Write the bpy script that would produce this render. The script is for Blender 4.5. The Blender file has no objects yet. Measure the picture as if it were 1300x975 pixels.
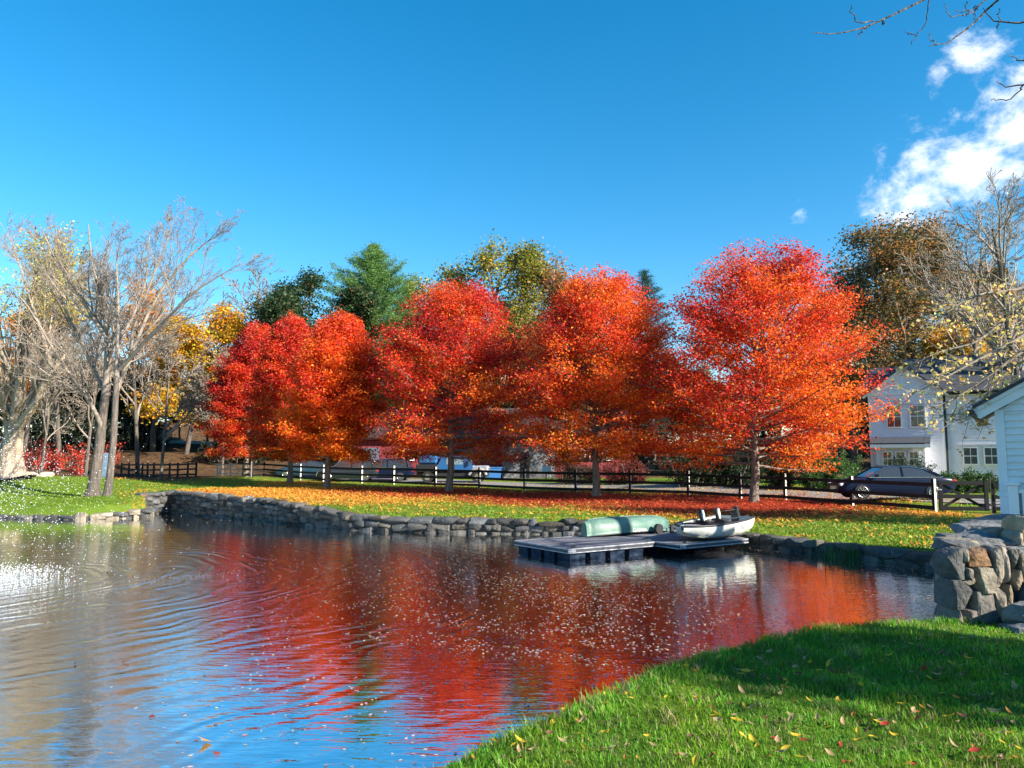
import bpy, math, random
import numpy as np
from mathutils import Vector, Matrix, noise as mnoise
PI = math.pi
rad = math.radians
S = bpy.context.scene
COL = S.collection
R = np.random.RandomState

# ---------------------------------------------------------------- camera, world, sun, exposure
F_PX, CAM_Z, PITCH = 963.0, 2.5, math.atan((583-487.5)/963.0)
cd = bpy.data.cameras.new('camera'); cam = bpy.data.objects.new('camera', cd); COL.objects.link(cam)
cd.sensor_width = 36.0; cd.lens = 36.0*F_PX/1300.0; cd.clip_start = 0.05; cd.clip_end = 6000
cam.location = (0, 0, CAM_Z); cam.rotation_euler = (PI/2+PITCH, 0, 0)
S.camera = cam
S.view_settings.view_transform = 'Standard'; S.view_settings.look = 'None'
S.view_settings.gamma = 1.0; S.view_settings.use_curve_mapping = False
S.view_settings.exposure = 1.45

SHADE = [(15,-.7,9.0,2.1),(29,-2.5,12,3.2),(44,12,12,4.5),(30,-.5,15,3.0),(25,18.6,12.5,2.6),(13.5,-5.6,9.5,1.3)]
SUN_AZ, SUN_EL = rad(121), rad(27)          # clockwise from +Y (the view direction)
W = bpy.data.worlds.new('World'); S.world = W; W.use_nodes = True
nt = W.node_tree; nt.nodes.clear()
def pdir(u, v):
    c = np.array([(u-650)/F_PX, -(v-487.5)/F_PX])
    d = np.array([c[0], math.cos(PITCH)-math.sin(PITCH)*c[1], math.sin(PITCH)+math.cos(PITCH)*c[1]])
    return d
def N(t, **kw):
    n = nt.nodes.new(t)
    for k, v in kw.items(): setattr(n, k, v)
    return n
def LK(a, b): nt.links.new(a, b)
sky = N('ShaderNodeTexSky', sky_type='NISHITA', sun_disc=False, sun_elevation=SUN_EL, sun_rotation=SUN_AZ,
        air_density=1.0, dust_density=0.25, ozone_density=2.6, altitude=200.0)
hs = N('ShaderNodeHueSaturation'); hs.inputs['Saturation'].default_value = 1.40; hs.inputs['Hue'].default_value = 0.490
LK(sky.outputs[0], hs.inputs['Color'])
tc = N('ShaderNodeTexCoord'); nrm = N('ShaderNodeVectorMath', operation='NORMALIZE'); LK(tc.outputs['Generated'], nrm.inputs[0])
mp = N('ShaderNodeMapping'); mp.inputs['Scale'].default_value = (9, 9, 12); mp.inputs['Rotation'].default_value = (0.3, 0.5, 0.2)
LK(nrm.outputs[0], mp.inputs['Vector'])
cn = N('ShaderNodeTexNoise'); cn.inputs['Scale'].default_value = 1.5; cn.inputs['Detail'].default_value = 9; cn.inputs['Roughness'].default_value = 0.62
cn.inputs['Distortion'].default_value = 0.15
LK(mp.outputs[0], cn.inputs['Vector'])
# soft puffs standing low in the right of the sky: direction, radius (rad), weight
puffs = [((1150,245),.085,.9),((1205,205),.10,1.0),((1262,180),.09,1.0),((1125,262),.05,.75),((1310,165),.07,.9),
         ((1188,112),.05,.85),((1240,75),.055,.8),((1272,118),.06,.85),((1140,285),.04,.45),((1012,272),.026,.6),((1060,262),.05,.25)]
acc = None
for (uv, sg, wt) in puffs:
    d = pdir(*uv); d = d/np.linalg.norm(d)
    dist = N('ShaderNodeVectorMath', operation='DISTANCE'); LK(nrm.outputs[0], dist.inputs[0]); dist.inputs[1].default_value = tuple(d)
    mr = N('ShaderNodeMapRange', interpolation_type='SMOOTHERSTEP'); LK(dist.outputs['Value'], mr.inputs['Value'])
    mr.inputs['From Min'].default_value = 0; mr.inputs['From Max'].default_value = sg*1.35
    mr.inputs['To Min'].default_value = wt; mr.inputs['To Max'].default_value = 0
    if acc is None: acc = mr.outputs[0]
    else:
        m = N('ShaderNodeMath', operation='MAXIMUM'); LK(acc, m.inputs[0]); LK(mr.outputs[0], m.inputs[1]); acc = m.outputs[0]
a1 = N('ShaderNodeMath', operation='MULTIPLY_ADD'); LK(acc, a1.inputs[0]); a1.inputs[1].default_value = 0.37; LK(cn.outputs[0], a1.inputs[2])
cr = N('ShaderNodeMapRange', interpolation_type='SMOOTHSTEP'); LK(a1.outputs[0], cr.inputs['Value'])
cr.inputs['From Min'].default_value = 0.70; cr.inputs['From Max'].default_value = 0.98
gate = N('ShaderNodeMath', operation='GREATER_THAN'); LK(acc, gate.inputs[0]); gate.inputs[1].default_value = 0.0
gm = N('ShaderNodeMath', operation='MULTIPLY'); LK(cr.outputs[0], gm.inputs[0]); LK(gate.outputs[0], gm.inputs[1])
mx = N('ShaderNodeMix', data_type='RGBA'); LK(gm.outputs[0], mx.inputs['Factor']); LK(hs.outputs[0], mx.inputs['A'])
mx.inputs['B'].default_value = (6.0, 6.2, 6.6, 1)
bg = N('ShaderNodeBackground'); bg.inputs['Strength'].default_value = 0.088; LK(mx.outputs['Result'], bg.inputs['Color'])
wo = N('ShaderNodeOutputWorld'); LK(bg.outputs[0], wo.inputs['Surface'])

sl = bpy.data.lights.new('sun', 'SUN'); sl.energy = 5.0; sl.angle = rad(0.6); sl.color = (1.0, .90, .76)
so = bpy.data.objects.new('sun', sl); COL.objects.link(so)
SUNV = Vector((math.cos(SUN_EL)*math.sin(SUN_AZ), math.cos(SUN_EL)*math.cos(SUN_AZ), math.sin(SUN_EL)))
so.rotation_euler = (-SUNV).to_track_quat('-Z', 'Y').to_euler()

# ---------------------------------------------------------------- helpers
def at(u, v, z):                     # where the sight line through a photo point meets height z
    d = pdir(u, v); t = (z-CAM_Z)/d[2]; return np.array([d[0]*t, d[1]*t, z])
def atY(u, v, y):
    d = pdir(u, v); t = y/d[1]; return np.array([d[0]*t, y, CAM_Z+d[2]*t])

def mesh_obj(name, blocks, mats, parent=None, smooth=False, loc=None):
    """blocks: list of (V(n,3), F(m,k) ints, color (3,) / (n,3) / None, material index)"""
    Vs, Ls, st, tot, mi, cols = [], [], [], [], [], []
    off = 0; lo = 0; anyc = any(b[2] is not None for b in blocks)
    for b in blocks:
        V = np.asarray(b[0], dtype=np.float32); F = np.asarray(b[1], dtype=np.int32)
        if len(F) == 0: continue
        Vs.append(V); Ls.append((F+off).ravel()); m, k = F.shape
        st.append(np.arange(m)*k+lo); tot.append(np.full(m, k)); mi.append(np.full(m, b[3] if len(b) > 3 else 0))
        if anyc:
            c = np.ones((len(V), 4), dtype=np.float32)
            if b[2] is not None: c[:, :3] = np.asarray(b[2])
            cols.append(c)
        off += len(V); lo += m*k
    me = bpy.data.meshes.new(name)
    V = np.concatenate(Vs); L = np.concatenate(Ls); st = np.concatenate(st); tot = np.concatenate(tot); mi = np.concatenate(mi)
    me.vertices.add(len(V)); me.vertices.foreach_set('co', V.ravel())
    me.loops.add(len(L)); me.loops.foreach_set('vertex_index', L.astype(np.int32))
    me.polygons.add(len(st)); me.polygons.foreach_set('loop_start', st.astype(np.int32)); me.polygons.foreach_set('loop_total', tot.astype(np.int32))
    me.polygons.foreach_set('material_index', mi.astype(np.int32))
    me.polygons.foreach_set('use_smooth', np.full(len(st), smooth))
    if anyc:
        ca = me.color_attributes.new('Col', 'FLOAT_COLOR', 'POINT'); ca.data.foreach_set('color', np.concatenate(cols).ravel())
    me.update(calc_edges=True)
    if not isinstance(mats, (list, tuple)): mats = [mats]
    for m in mats: me.materials.append(m)
    o = bpy.data.objects.new(name, me); COL.objects.link(o)
    if parent is not None: o.parent = parent
    if loc is not None: o.location = loc
    return o
def tag(o, label=None, cat=None, group=None, kind=None):
    if label: o['label'] = label
    if cat: o['category'] = cat
    if group: o['group'] = group
    if kind: o['kind'] = kind
    return o
def empty(name, loc=(0,0,0), rz=0, label=None, cat=None, group=None):
    o = bpy.data.objects.new(name, None); o.empty_display_size = .2; COL.objects.link(o)
    o.location = loc; o.rotation_euler = (0, 0, rz); return tag(o, label, cat, group)
def dup(root, loc, rz=0, sc=None, label=None, cat=None, group=None):
    r = root.copy(); COL.objects.link(r); r.location = loc; r.rotation_euler = (0, 0, rz)
    if sc is not None: r.scale = sc if hasattr(sc, '__len__') else (sc, sc, sc)
    tag(r, label, cat, group)
    for ch in list(root.children):
        c = ch.copy(); COL.objects.link(c); c.parent = r
        for g in ch.children:
            e = g.copy(); COL.objects.link(e); e.parent = c
    return r

BOXF = np.array([[0,3,2,1],[4,5,6,7],[0,1,5,4],[1,2,6,5],[2,3,7,6],[3,0,4,7]])
def box(x0, x1, y0, y1, z0, z1, col=None, mi=0):
    V = np.array([[x0,y0,z0],[x1,y0,z0],[x1,y1,z0],[x0,y1,z0],[x0,y0,z1],[x1,y0,z1],[x1,y1,z1],[x0,y1,z1]], float)
    return (V, BOXF, col, mi)
def bbox(x0, x1, y0, y1, z0, z1, b=.01, col=None, mi=0):
    """box with chamfered edges (24 verts)"""
    V = []; cx, cy, cz = (x0+x1)/2, (y0+y1)/2, (z0+z1)/2; hx, hy, hz = (x1-x0)/2, (y1-y0)/2, (z1-z0)/2
    b = min(b, hx*.9, hy*.9, hz*.9)
    idx = {}
    for sx in (-1,1):
        for sy in (-1,1):
            for sz in (-1,1):
                for ax in range(3):
                    p = [sx*(hx-b), sy*(hy-b), sz*(hz-b)]; h = (hx,hy,hz)[ax]; p[ax] = (sx,sy,sz)[ax]*h
                    idx[(sx,sy,sz,ax)] = len(V); V.append([cx+p[0], cy+p[1], cz+p[2]])
    V = np.array(V); C = np.array([cx,cy,cz]); Q = []; T = []
    def add(ids):
        P = V[ids]; n = np.cross(P[1]-P[0], P[2]-P[0])
        if np.dot(n, P.mean(0)-C) < 0: ids = ids[::-1]
        (Q if len(ids) == 4 else T).append(ids)
    for ax in range(3):
        o1, o2 = [a for a in range(3) if a != ax]
        for s in (-1,1):
            ids = []
            for (s1,s2) in ((-1,-1),(1,-1),(1,1),(-1,1)):
                k = [0,0,0]; k[ax] = s; k[o1] = s1; k[o2] = s2; ids.append(idx[(*k,ax)])
            add(ids)
        for s1 in (-1,1):
            for s2 in (-1,1):
                k = [0,0,0]; k[o1] = s1; k[o2] = s2
                ka = k.copy(); ka[ax] = -1; kb = k.copy(); kb[ax] = 1
                add([idx[(*ka,o1)], idx[(*kb,o1)], idx[(*kb,o2)], idx[(*ka,o2)]])
    for sx in (-1,1):
        for sy in (-1,1):
            for sz in (-1,1): add([idx[(sx,sy,sz,a)] for a in range(3)])
    return [(V, np.array(Q), col, mi), (V, np.array(T), col, mi)]
def xf(block, M):
    V = np.asarray(block[0], float); M = np.array(M)
    return (V@M[:3,:3].T+M[:3,3],)+tuple(block[1:])
def bar(p, q, w, h, col=None, mi=0, b=0):
    """square bar from p to q"""
    p = Vector(p); q = Vector(q); d = q-p; L = d.length
    M = Matrix.Translation(p) @ d.to_track_quat('X', 'Z').to_matrix().to_4x4()
    bl = bbox(0, L, -w/2, w/2, -h/2, h/2, b, col, mi) if b else [box(0, L, -w/2, w/2, -h/2, h/2, col, mi)]
    return [xf(x, M) for x in bl]
def tube(P, r, k=6, col=None, mi=0, cap=False):
    P = np.asarray(P, float); n = len(P); r = np.broadcast_to(np.asarray(r, float), (n,))
    T = np.empty_like(P); T[1:-1] = P[2:]-P[:-2]; T[0] = P[1]-P[0]; T[-1] = P[-1]-P[-2]
    T /= (np.linalg.norm(T, axis=1)[:, None]+1e-9)
    m = T.mean(0); ref = np.array([0,0,1.]) if abs(m[2]) < .8*np.linalg.norm(m) else np.array([1.,0,0])
    U = np.cross(T, ref); U /= (np.linalg.norm(U, axis=1)[:, None]+1e-9); Wv = np.cross(T, U)
    a = np.arange(k)/k*2*PI
    V = P[:,None,:]+r[:,None,None]*(np.cos(a)[None,:,None]*U[:,None,:]+np.sin(a)[None,:,None]*Wv[:,None,:])
    V = V.reshape(-1,3)
    i = np.arange(n-1)[:,None]*k; j = np.arange(k)[None,:]; j2 = (j+1) % k
    F = np.stack([i+j, i+k+j, i+k+j2, i+j2], -1).reshape(-1,4)
    out = [(V, F, col, mi)]
    if cap:
        for e in (0, n-1):
            c = len(V); Vc = np.vstack([V[e*k:(e+1)*k], P[e][None]])
            jj = np.arange(k); Fc = np.stack([jj, (jj+1) % k, np.full(k, k)], -1)
            if e == 0: Fc = Fc
            else: Fc = Fc[:, ::-1]
            out.append((Vc, Fc, col, mi))
    return out
def cyl(c, r, h, axis='z', k=20, col=None, mi=0):
    c = np.array(c, float); d = {'x': np.array([1.,0,0]), 'y': np.array([0,1.,0]), 'z': np.array([0,0,1.])}[axis]
    return tube([c-d*h/2, c+d*h/2], r, k, col, mi, cap=True)
def prism(poly, h0, h1, plane='xz', col=None, mi=0):
    """extrude polygon (list of 2d) between h0 and h1 along the third axis"""
    n = len(poly); P = np.array(poly, float)
    def mk(h):
        o = np.full(n, h)
        if plane == 'xz': return np.stack([P[:,0], o, P[:,1]], 1)
        if plane == 'xy': return np.stack([P[:,0], P[:,1], o], 1)
        return np.stack([o, P[:,0], P[:,1]], 1)
    V = np.vstack([mk(h0), mk(h1)])
    i = np.arange(n); F = np.stack([i, (i+1) % n, (i+1) % n+n, i+n], -1)
    return [(V, F, col, mi), (V, np.array([list(range(n))]), col, mi), (V, np.array([list(range(2*n-1, n-1, -1))]), col, mi)]

# ---------------------------------------------------------------- materials
MATS = {}
def mat(name, base=(.5,.5,.5), rough=.6, metal=0, spec=.5, noise=None, col_attr=False, bump=None, trans=0, coat=0, alpha=1, vary=0):
    """noise=(scale, color2, detail[, stretch]); bump=(scale, strength, distance)"""
    m = bpy.data.materials.new(name); m.use_nodes = True; t = m.node_tree; t.nodes.clear()
    def n(tp, **kw):
        x = t.nodes.new(tp)
        for k, v in kw.items(): setattr(x, k, v)
        return x
    out = n('ShaderNodeOutputMaterial'); p = n('ShaderNodeBsdfPrincipled')
    p.inputs['Roughness'].default_value = rough; p.inputs['Metallic'].default_value = metal
    p.inputs['Specular IOR Level'].default_value = spec; p.inputs['Coat Weight'].default_value = coat; p.inputs['Alpha'].default_value = alpha
    geo = n('ShaderNodeTexCoord'); src = None
    if col_attr:
        a = n('ShaderNodeAttribute'); a.attribute_name = 'Col'; src = a.outputs['Color']
    if noise:
        mpn = n('ShaderNodeMapping'); t.links.new(geo.outputs['Object'], mpn.inputs[0])
        if len(noise) > 3: mpn.inputs['Scale'].default_value = noise[3]
        nn = n('ShaderNodeTexNoise'); nn.inputs['Scale'].default_value = noise[0]; nn.inputs['Detail'].default_value = noise[2]; nn.inputs['Roughness'].default_value = .65
        t.links.new(mpn.outputs[0], nn.inputs['Vector'])
        rg = n('ShaderNodeMapRange'); rg.inputs['From Min'].default_value = .36; rg.inputs['From Max'].default_value = .64; t.links.new(nn.outputs[0], rg.inputs[0])
        mixn = n('ShaderNodeMix', data_type='RGBA'); t.links.new(rg.outputs[0], mixn.inputs['Factor'])
        if src:
            mul = n('ShaderNodeMix', data_type='RGBA', blend_type='MULTIPLY'); mul.inputs['Factor'].default_value = 1
            mixn.inputs['A'].default_value = (1,1,1,1); mixn.inputs['B'].default_value = (*noise[1], 1)
            t.links.new(src, mul.inputs['A']); t.links.new(mixn.outputs['Result'], mul.inputs['B']); src = mul.outputs['Result']
        else:
            mixn.inputs['A'].default_value = (*base, 1); mixn.inputs['B'].default_value = (*noise[1], 1); src = mixn.outputs['Result']
    if src: t.links.new(src, p.inputs['Base Color'])
    else: p.inputs['Base Color'].default_value = (*base, 1)
    if bump:
        bn = n('ShaderNodeTexNoise'); bn.inputs['Scale'].default_value = bump[0]; bn.inputs['Detail'].default_value = 6
        t.links.new(geo.outputs['Object'], bn.inputs['Vector'])
        bb = n('ShaderNodeBump'); bb.inputs['Strength'].default_value = bump[1]; bb.inputs['Distance'].default_value = bump[2]
        t.links.new(bn.outputs[0], bb.inputs['Height']); t.links.new(bb.outputs[0], p.inputs['Normal'])
    sh = p.outputs[0]
    if trans:
        tr = n('ShaderNodeBsdfTranslucent')
        if src: t.links.new(src, tr.inputs['Color'])
        else: tr.inputs['Color'].default_value = (*base, 1)
        ms = n('ShaderNodeMixShader'); ms.inputs[0].default_value = trans
        t.links.new(p.outputs[0], ms.inputs[1]); t.links.new(tr.outputs[0], ms.inputs[2]); sh = ms.outputs[0]
    t.links.new(sh, out.inputs['Surface'])
    MATS[name] = m
    return m
M_leaf = mat('leaf', rough=.5, spec=.35, col_attr=True, trans=.5)
M_bark = mat('bark', (.16,.135,.112), .9, noise=(5, (.055,.046,.04), 6, (2,2,.3)), bump=(22, 1, .06))
M_barkpale = mat('pale_bark', (.48,.38,.27), .9, noise=(3, (.20,.155,.115), 6, (1.5,1.5,.35)), bump=(9, 1, .12))
M_twig = mat('twig_bark', (.28,.235,.19), .85, noise=(2, (.17,.145,.12), 4), bump=(15, .6, .02))
M_stone = mat('stone', rough=.88, col_attr=True, noise=(7, (.55,.55,.52), 7), bump=(14, 1.0, .035))
M_core = mat('wall_core', (.05,.05,.05), .95)
M_whitew = mat('white_siding', (.80,.78,.83), .6, noise=(5, (.73,.71,.76), 4))
M_trim = mat('white_trim', (.8,.8,.8), .5)
M_glass = mat('window_glass', (.03,.035,.04), .05, spec=.9)
M_roof = mat('roof_shingle', (.055,.062,.08), .8, noise=(9, (.03,.035,.045), 5), bump=(30, .6, .02))
M_black = mat('black_paint', (.007,.008,.010), .6, spec=.25, noise=(8, (.014,.014,.017), 4))
M_postlit = mat('sunlit_post_side', (.62,.60,.56), .7)  # sunlight on the black posts' sides and tops, put into the colour
M_red = mat('barn_red', (.24,.028,.035), .75, noise=(4, (.15,.018,.025), 4, (3,3,.4)))
M_deck = mat('deck_plank', (.13,.13,.155), .75, noise=(5, (.085,.085,.105), 5, (1,8,1)), bump=(12, .3, .01))
M_alu = mat('aluminium_edge', (.20,.21,.24), .55, metal=.3, noise=(6, (.38,.40,.44), 4))
M_float = mat('float_plastic', (.006,.012,.028), .85, spec=.15, noise=(5, (.02,.035,.06), 4))
M_rubber = mat('tyre_rubber', (.015,.015,.016), .85)
M_chrome = mat('chrome', (.75,.76,.78), .2, metal=1)
M_darkpl = mat('dark_plastic', (.02,.022,.026), .45)
M_maplebark = mat('maple_bark', (.24,.20,.165), .9, noise=(5, (.10,.08,.065), 6, (2,2,.3)), bump=(22, 1, .04))
# ---------------------------------------------------------------- terrain
WS = lambda L: np.array([at(*p)[:2] for p in L])
near_crest = WS([(500,1010,.74),(560,972,.74),(680,915,.74),(800,868,.74),(900,828,.72),(1040,797,.68),(1190,790,.60)])
near_line = near_crest.copy()
for i in range(len(near_line)):
    a = near_crest[max(i-1,0)]; b = near_crest[min(i+1, len(near_crest)-1)]; t = (b-a)/np.linalg.norm(b-a)
    near_line[i] += np.array([-t[1], t[0]])*.42
far_line = WS([(1190,722,0),(1140,716,0),(1060,706,0),(1000,699,0),(955,692,0),(850,683,0),(740,679,0),(600,677,0),(520,676,0),(450,673,0),
               (400,669,0),(330,661,0),(250,655,0),(215,650,0),(196,648,0),(188,657,0),(140,659,0),(95,660,0),(40,659,0),(-100,655,0)])
pond = np.vstack([[[-9,1.6],[-3,3.0]], near_line, [[7.2,10.9],[9.6,14.0]], far_line, [[-48,28],[-48,4],[-22,1.2]]])
def sdist(X, Y):
    """signed distance to the pond outline, positive on land"""
    d = np.full(X.shape, 1e9); ins = np.zeros(X.shape, bool); n = len(pond)
    for i in range(n):
        a = pond[i]; b = pond[(i+1) % n]; e = b-a
        t = np.clip(((X-a[0])*e[0]+(Y-a[1])*e[1])/(e@e), 0, 1)
        d = np.minimum(d, np.hypot(X-a[0]-t*e[0], Y-a[1]-t*e[1]))
        c = (a[1] > Y) != (b[1] > Y)
        ins ^= c & (X < (b[0]-a[0])*(Y-a[1])/(b[1]-a[1]+1e-12)+a[0])
    return np.where(ins, -d, d)
CP = [at(*p) for p in [(957,638,.5),(757,631,.6),(570,624,.7),(415,620,.8),(368,613,.9),(312,605,1.1),(1082,643,.44),(1225,651,.44),(666,623,.64),
      (552,618,.72),(459,613,.72),(381,609,.82),(250,624,.98),(200,622,1.05),(330,632,.9),(400,643,.75),(480,657,.46),(600,658,.48),(700,657,.48),(740,660,.45),(850,672,.35),(950,685,.28),(1060,694,.3),
      (1140,702,.3),(1190,706,.3),(188,647,.45),(100,651,.4),(120,632,.65),(15,606,1.4),(1140,634,.75),(1140,612,1.1),(1290,612,1.1),(1030,622,.8),
      (600,608,.9),(480,606,.9),(760,610,.9),(900,614,.95),(200,605,.9),(150,607,.9)]]
CP += [np.array(p, float) for p in [(-41,95,3.4),(-30,97,3.1),(-47,112,5.2),(-33,113,4.6),(-55,92,3.8),(-60,150,10),(-30,150,8.5),(-70,100,5),(-40,60,1.8),(-55,60,2.6),
      (0,90,2.4),(0,150,7),(40,90,3),(60,150,7),(70,60,2),(80,30,1.4),(0,300,9),(-150,300,14),(150,300,9),(0,900,10),(500,900,10),(-500,900,10),(500,0,4),(-500,0,6),(0,-900,4),
      (0,0,.92),(3,0,.95),(2,4.2,.8),(4,4,.86),(6,6,.82),(4,7,.74),(1,5.2,.76),(6,8.3,.62),(9,8,.7),(20,5,.9),(20,15,.6),(14,22,.45),(-10,-5,.9),(30,30,.7),(-30,-20,1),(30,-20,1)]]
CP += [np.array([p[0], p[1], z]) for p, z in zip(near_crest, (.74,.74,.74,.74,.72,.68,.60))]
CP = np.array(CP)
def lawn(X, Y):
    X = np.asarray(X, float); Y = np.asarray(Y, float)
    w = np.zeros(X.shape); s = np.zeros(X.shape)
    for c in CP:
        k = 1/(((X-c[0])**2+(Y-c[1])**2)+.6+.0004*(c[0]**2+c[1]**2))**1.6
        w += k; s += k*c[2]
    return s/w
def hgt(X, Y):
    X = np.atleast_1d(np.asarray(X, float)); Y = np.atleast_1d(np.asarray(Y, float))
    s = sdist(X, Y); L = lawn(X, Y)
    nearb = Y < 12.0
    w = np.where(nearb, .50, .34)
    t = np.clip((s+.02)/w, 0, 1); t = t*t*(3-2*t)
    up = -.28+(L+.28)*t
    und = (Y < 20)*0
    return np.where(s > -.02, up, -.28-.6*np.clip(-s/1.5, 0, 1))
def H(x, y): return float(hgt(x, y)[0])
def gp(u, v, z):                     # ground point under a photo point
    p = at(u, v, z); return np.array([p[0], p[1], H(p[0], p[1])])

rings = [0.0]; r = .35
while r < 3500:
    rings.append(r); r *= 1.0115 if r < 110 else 1.06
    if r < 2.5: r *= 1.03
rings = np.array(rings)
angs = np.concatenate([np.arange(-47, 47, .26), np.arange(47, 313, 3.0)])
angs = np.radians(np.sort(angs)); nr, na = len(rings), len(angs)
RR, AA = np.meshgrid(rings, angs, indexing='ij')
GX = RR*np.sin(AA); GY = RR*np.cos(AA); GZ = hgt(GX.ravel(), GY.ravel()).reshape(GX.shape)
# small unevenness of the turf
bumpz = .025*np.sin(GX*1.7+GY*.9)*np.sin(GY*1.3-GX*.4)+.012*np.sin(GX*5.1+1)*np.sin(GY*4.3)
GZ = GZ+bumpz*(GZ > .4)*(RR < 80)
def bz(x, y): return .025*math.sin(x*1.7+y*.9)*math.sin(y*1.3-x*.4)+.012*math.sin(x*5.1+1)*math.sin(y*4.3)
GV = np.stack([GX, GY, GZ], -1).reshape(-1,3)
i = np.arange(nr-1)[:,None]*na; j = np.arange(na)[None,:]; j2 = (j+1) % na
GF = np.stack([i+j, i+j2, i+na+j2, i+na+j], -1).reshape(-1,4)[:, ::-1]

MAPLES = [  # base u, v, z of base, top v, half width in photo px, sideways lean of crown px, colours
 dict(b=(957,638,.5), top=303, hw=143, cx=24, tone=0),
 dict(b=(757,631,.6), top=338, hw=108, cx=10, tone=1),
 dict(b=(570,624,.7), top=347, hw=103, cx=8, tone=2),
 dict(b=(415,620,.8), top=397, hw=64, cx=14, tone=1),
 dict(b=(368,613,.9), top=402, hw=56, cx=-4, tone=2),
 dict(b=(312,605,1.1), top=410, hw=52, cx=8, tone=3)]
for m in MAPLES:
    m['p'] = gp(*m['b']); m['s'] = F_PX/m['p'][1]
# vertex colour channels: r = red leaf litter, g = golden leaf litter, b = bare leaf mould of the wood floor
def litter(X, Y):
    lr = np.zeros(X.shape); lg = np.zeros(X.shape)
    for k, m in enumerate(MAPLES):
        R0 = m['hw']/m['s']
        d = np.hypot((X-m['p'][0]+.4*R0), (Y-m['p'][1]+.2*R0)*.95)/R0
        f = np.clip(1.7-d, 0, 1)
        if k <= 2: lr = np.maximum(lr, f*(1.0 if k < 2 else .85)); lg = np.maximum(lg, np.clip(1.95-d,0,1)*.62)
        else: lg = np.maximum(lg, f*1.0)
    d = np.hypot(X-MAPLES[2]['p'][0]+6, Y-MAPLES[2]['p'][1]+3)/9; lg = np.maximum(lg, np.clip(1.2-d, 0, 1)*.9)
    q = at(1120,655,.4); d = np.hypot((X-q[0])/7, (Y-q[1])/2.6); lg = np.maximum(lg, np.clip(1.25-d, 0, 1)*.6)
    q = at(360,626,.9); d = np.hypot((X-q[0])/(9 if 1 else 1), (Y-q[1])/8); lg = np.maximum(lg, np.clip(1.3-d, 0, 1)*.95)
    pen = np.clip((X-at(205,630,.8)[0])/3+.6, 0, 1); lg = lg*pen; lr = lr*pen
    return lr, lg
lr, lg = litter(GV[:,0], GV[:,1])
X_, Y_ = GV[:,0], GV[:,1]
wood = np.clip((Y_-62-.0*X_)/6, 0, 1)
leftw = np.clip((-X_-21)/4, 0, 1)*np.clip((Y_-49)/3, 0, 1); wood = np.maximum(wood, leftw)
gcol = np.stack([lr, lg, wood], -1)
mg = bpy.data.materials.new('lawn_and_leaf_litter'); mg.use_nodes = True; nt = mg.node_tree; nt.nodes.clear()
tcg = N('ShaderNodeTexCoord'); at_ = N('ShaderNodeAttribute'); at_.attribute_name = 'Col'
sep = N('ShaderNodeSeparateColor'); LK(at_.outputs['Color'], sep.inputs[0])
def NZ(scale, detail=4, rough=.6, vec=None):
    n = N('ShaderNodeTexNoise'); n.inputs['Scale'].default_value = scale; n.inputs['Detail'].default_value = detail; n.inputs['Roughness'].default_value = rough
    LK(vec if vec else tcg.outputs['Object'], n.inputs['Vector']); return n.outputs[0]
def MR(a, lo, hi, t0=0, t1=1):
    n = N('ShaderNodeMapRange'); LK(a, n.inputs[0]); n.inputs['From Min'].default_value = lo; n.inputs['From Max'].default_value = hi
    n.inputs['To Min'].default_value = t0; n.inputs['To Max'].default_value = t1; return n.outputs[0]
def MIX(f, a, b):
    n = N('ShaderNodeMix', data_type='RGBA'); LK(f, n.inputs['Factor'])
    for k, v in (('A', a), ('B', b)):
        if isinstance(v, tuple): n.inputs[k].default_value = (*v, 1)
        else: LK(v, n.inputs[k])
    return n.outputs['Result']
def MA(op, a, b):
    n = N('ShaderNodeMath', operation=op)
    for k, v in enumerate((a, b)):
        if isinstance(v, (int, float)): n.inputs[k].default_value = v
        else: LK(v, n.inputs[k])
    return n.outputs[0]
g1 = MIX(MR(NZ(1.3), .35, .65), (.085,.185,.014), (.17,.26,.022))
g2 = MIX(MR(NZ(38, 3), .4, .7), g1, (.15,.21,.035))
red = MIX(MR(NZ(14, 5), .4, .62), (.36,.055,.024), (.16,.032,.018))
gold = MIX(MR(NZ(12, 5), .42, .6), (.66,.30,.045), (.38,.11,.02))
fr = MR(MA('ADD', sep.outputs['Red'], MA('MULTIPLY', MA('SUBTRACT', NZ(9, 6, .75), .5), 1.5)), .30, .5)
fg = MR(MA('ADD', sep.outputs['Green'], MA('MULTIPLY', MA('SUBTRACT', NZ(8, 6, .75), .5), 1.7)), .34, .52)
c = MIX(fg, g2, gold); c = MIX(fr, c, red)
mould = MIX(MR(NZ(1.7, 9, .75), .42, .58), (.05,.034,.022), (.15,.085,.04))
c = MIX(sep.outputs['Blue'], c, mould)
bs = N('ShaderNodeBsdfPrincipled'); bs.inputs['Roughness'].default_value = .95; bs.inputs['Specular IOR Level'].default_value = .1; LK(c, bs.inputs['Base Color'])
bu = N('ShaderNodeBump'); bu.inputs['Strength'].default_value = 1; bu.inputs['Distance'].default_value = .09; LK(NZ(22, 5, .75), bu.inputs['Height']); LK(bu.outputs[0], bs.inputs['Normal'])
ou = N('ShaderNodeOutputMaterial'); LK(bs.outputs[0], ou.inputs['Surface'])
tag(mesh_obj('ground', [(GV, GF, gcol, 0)], mg, smooth=True), kind='structure')

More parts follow.
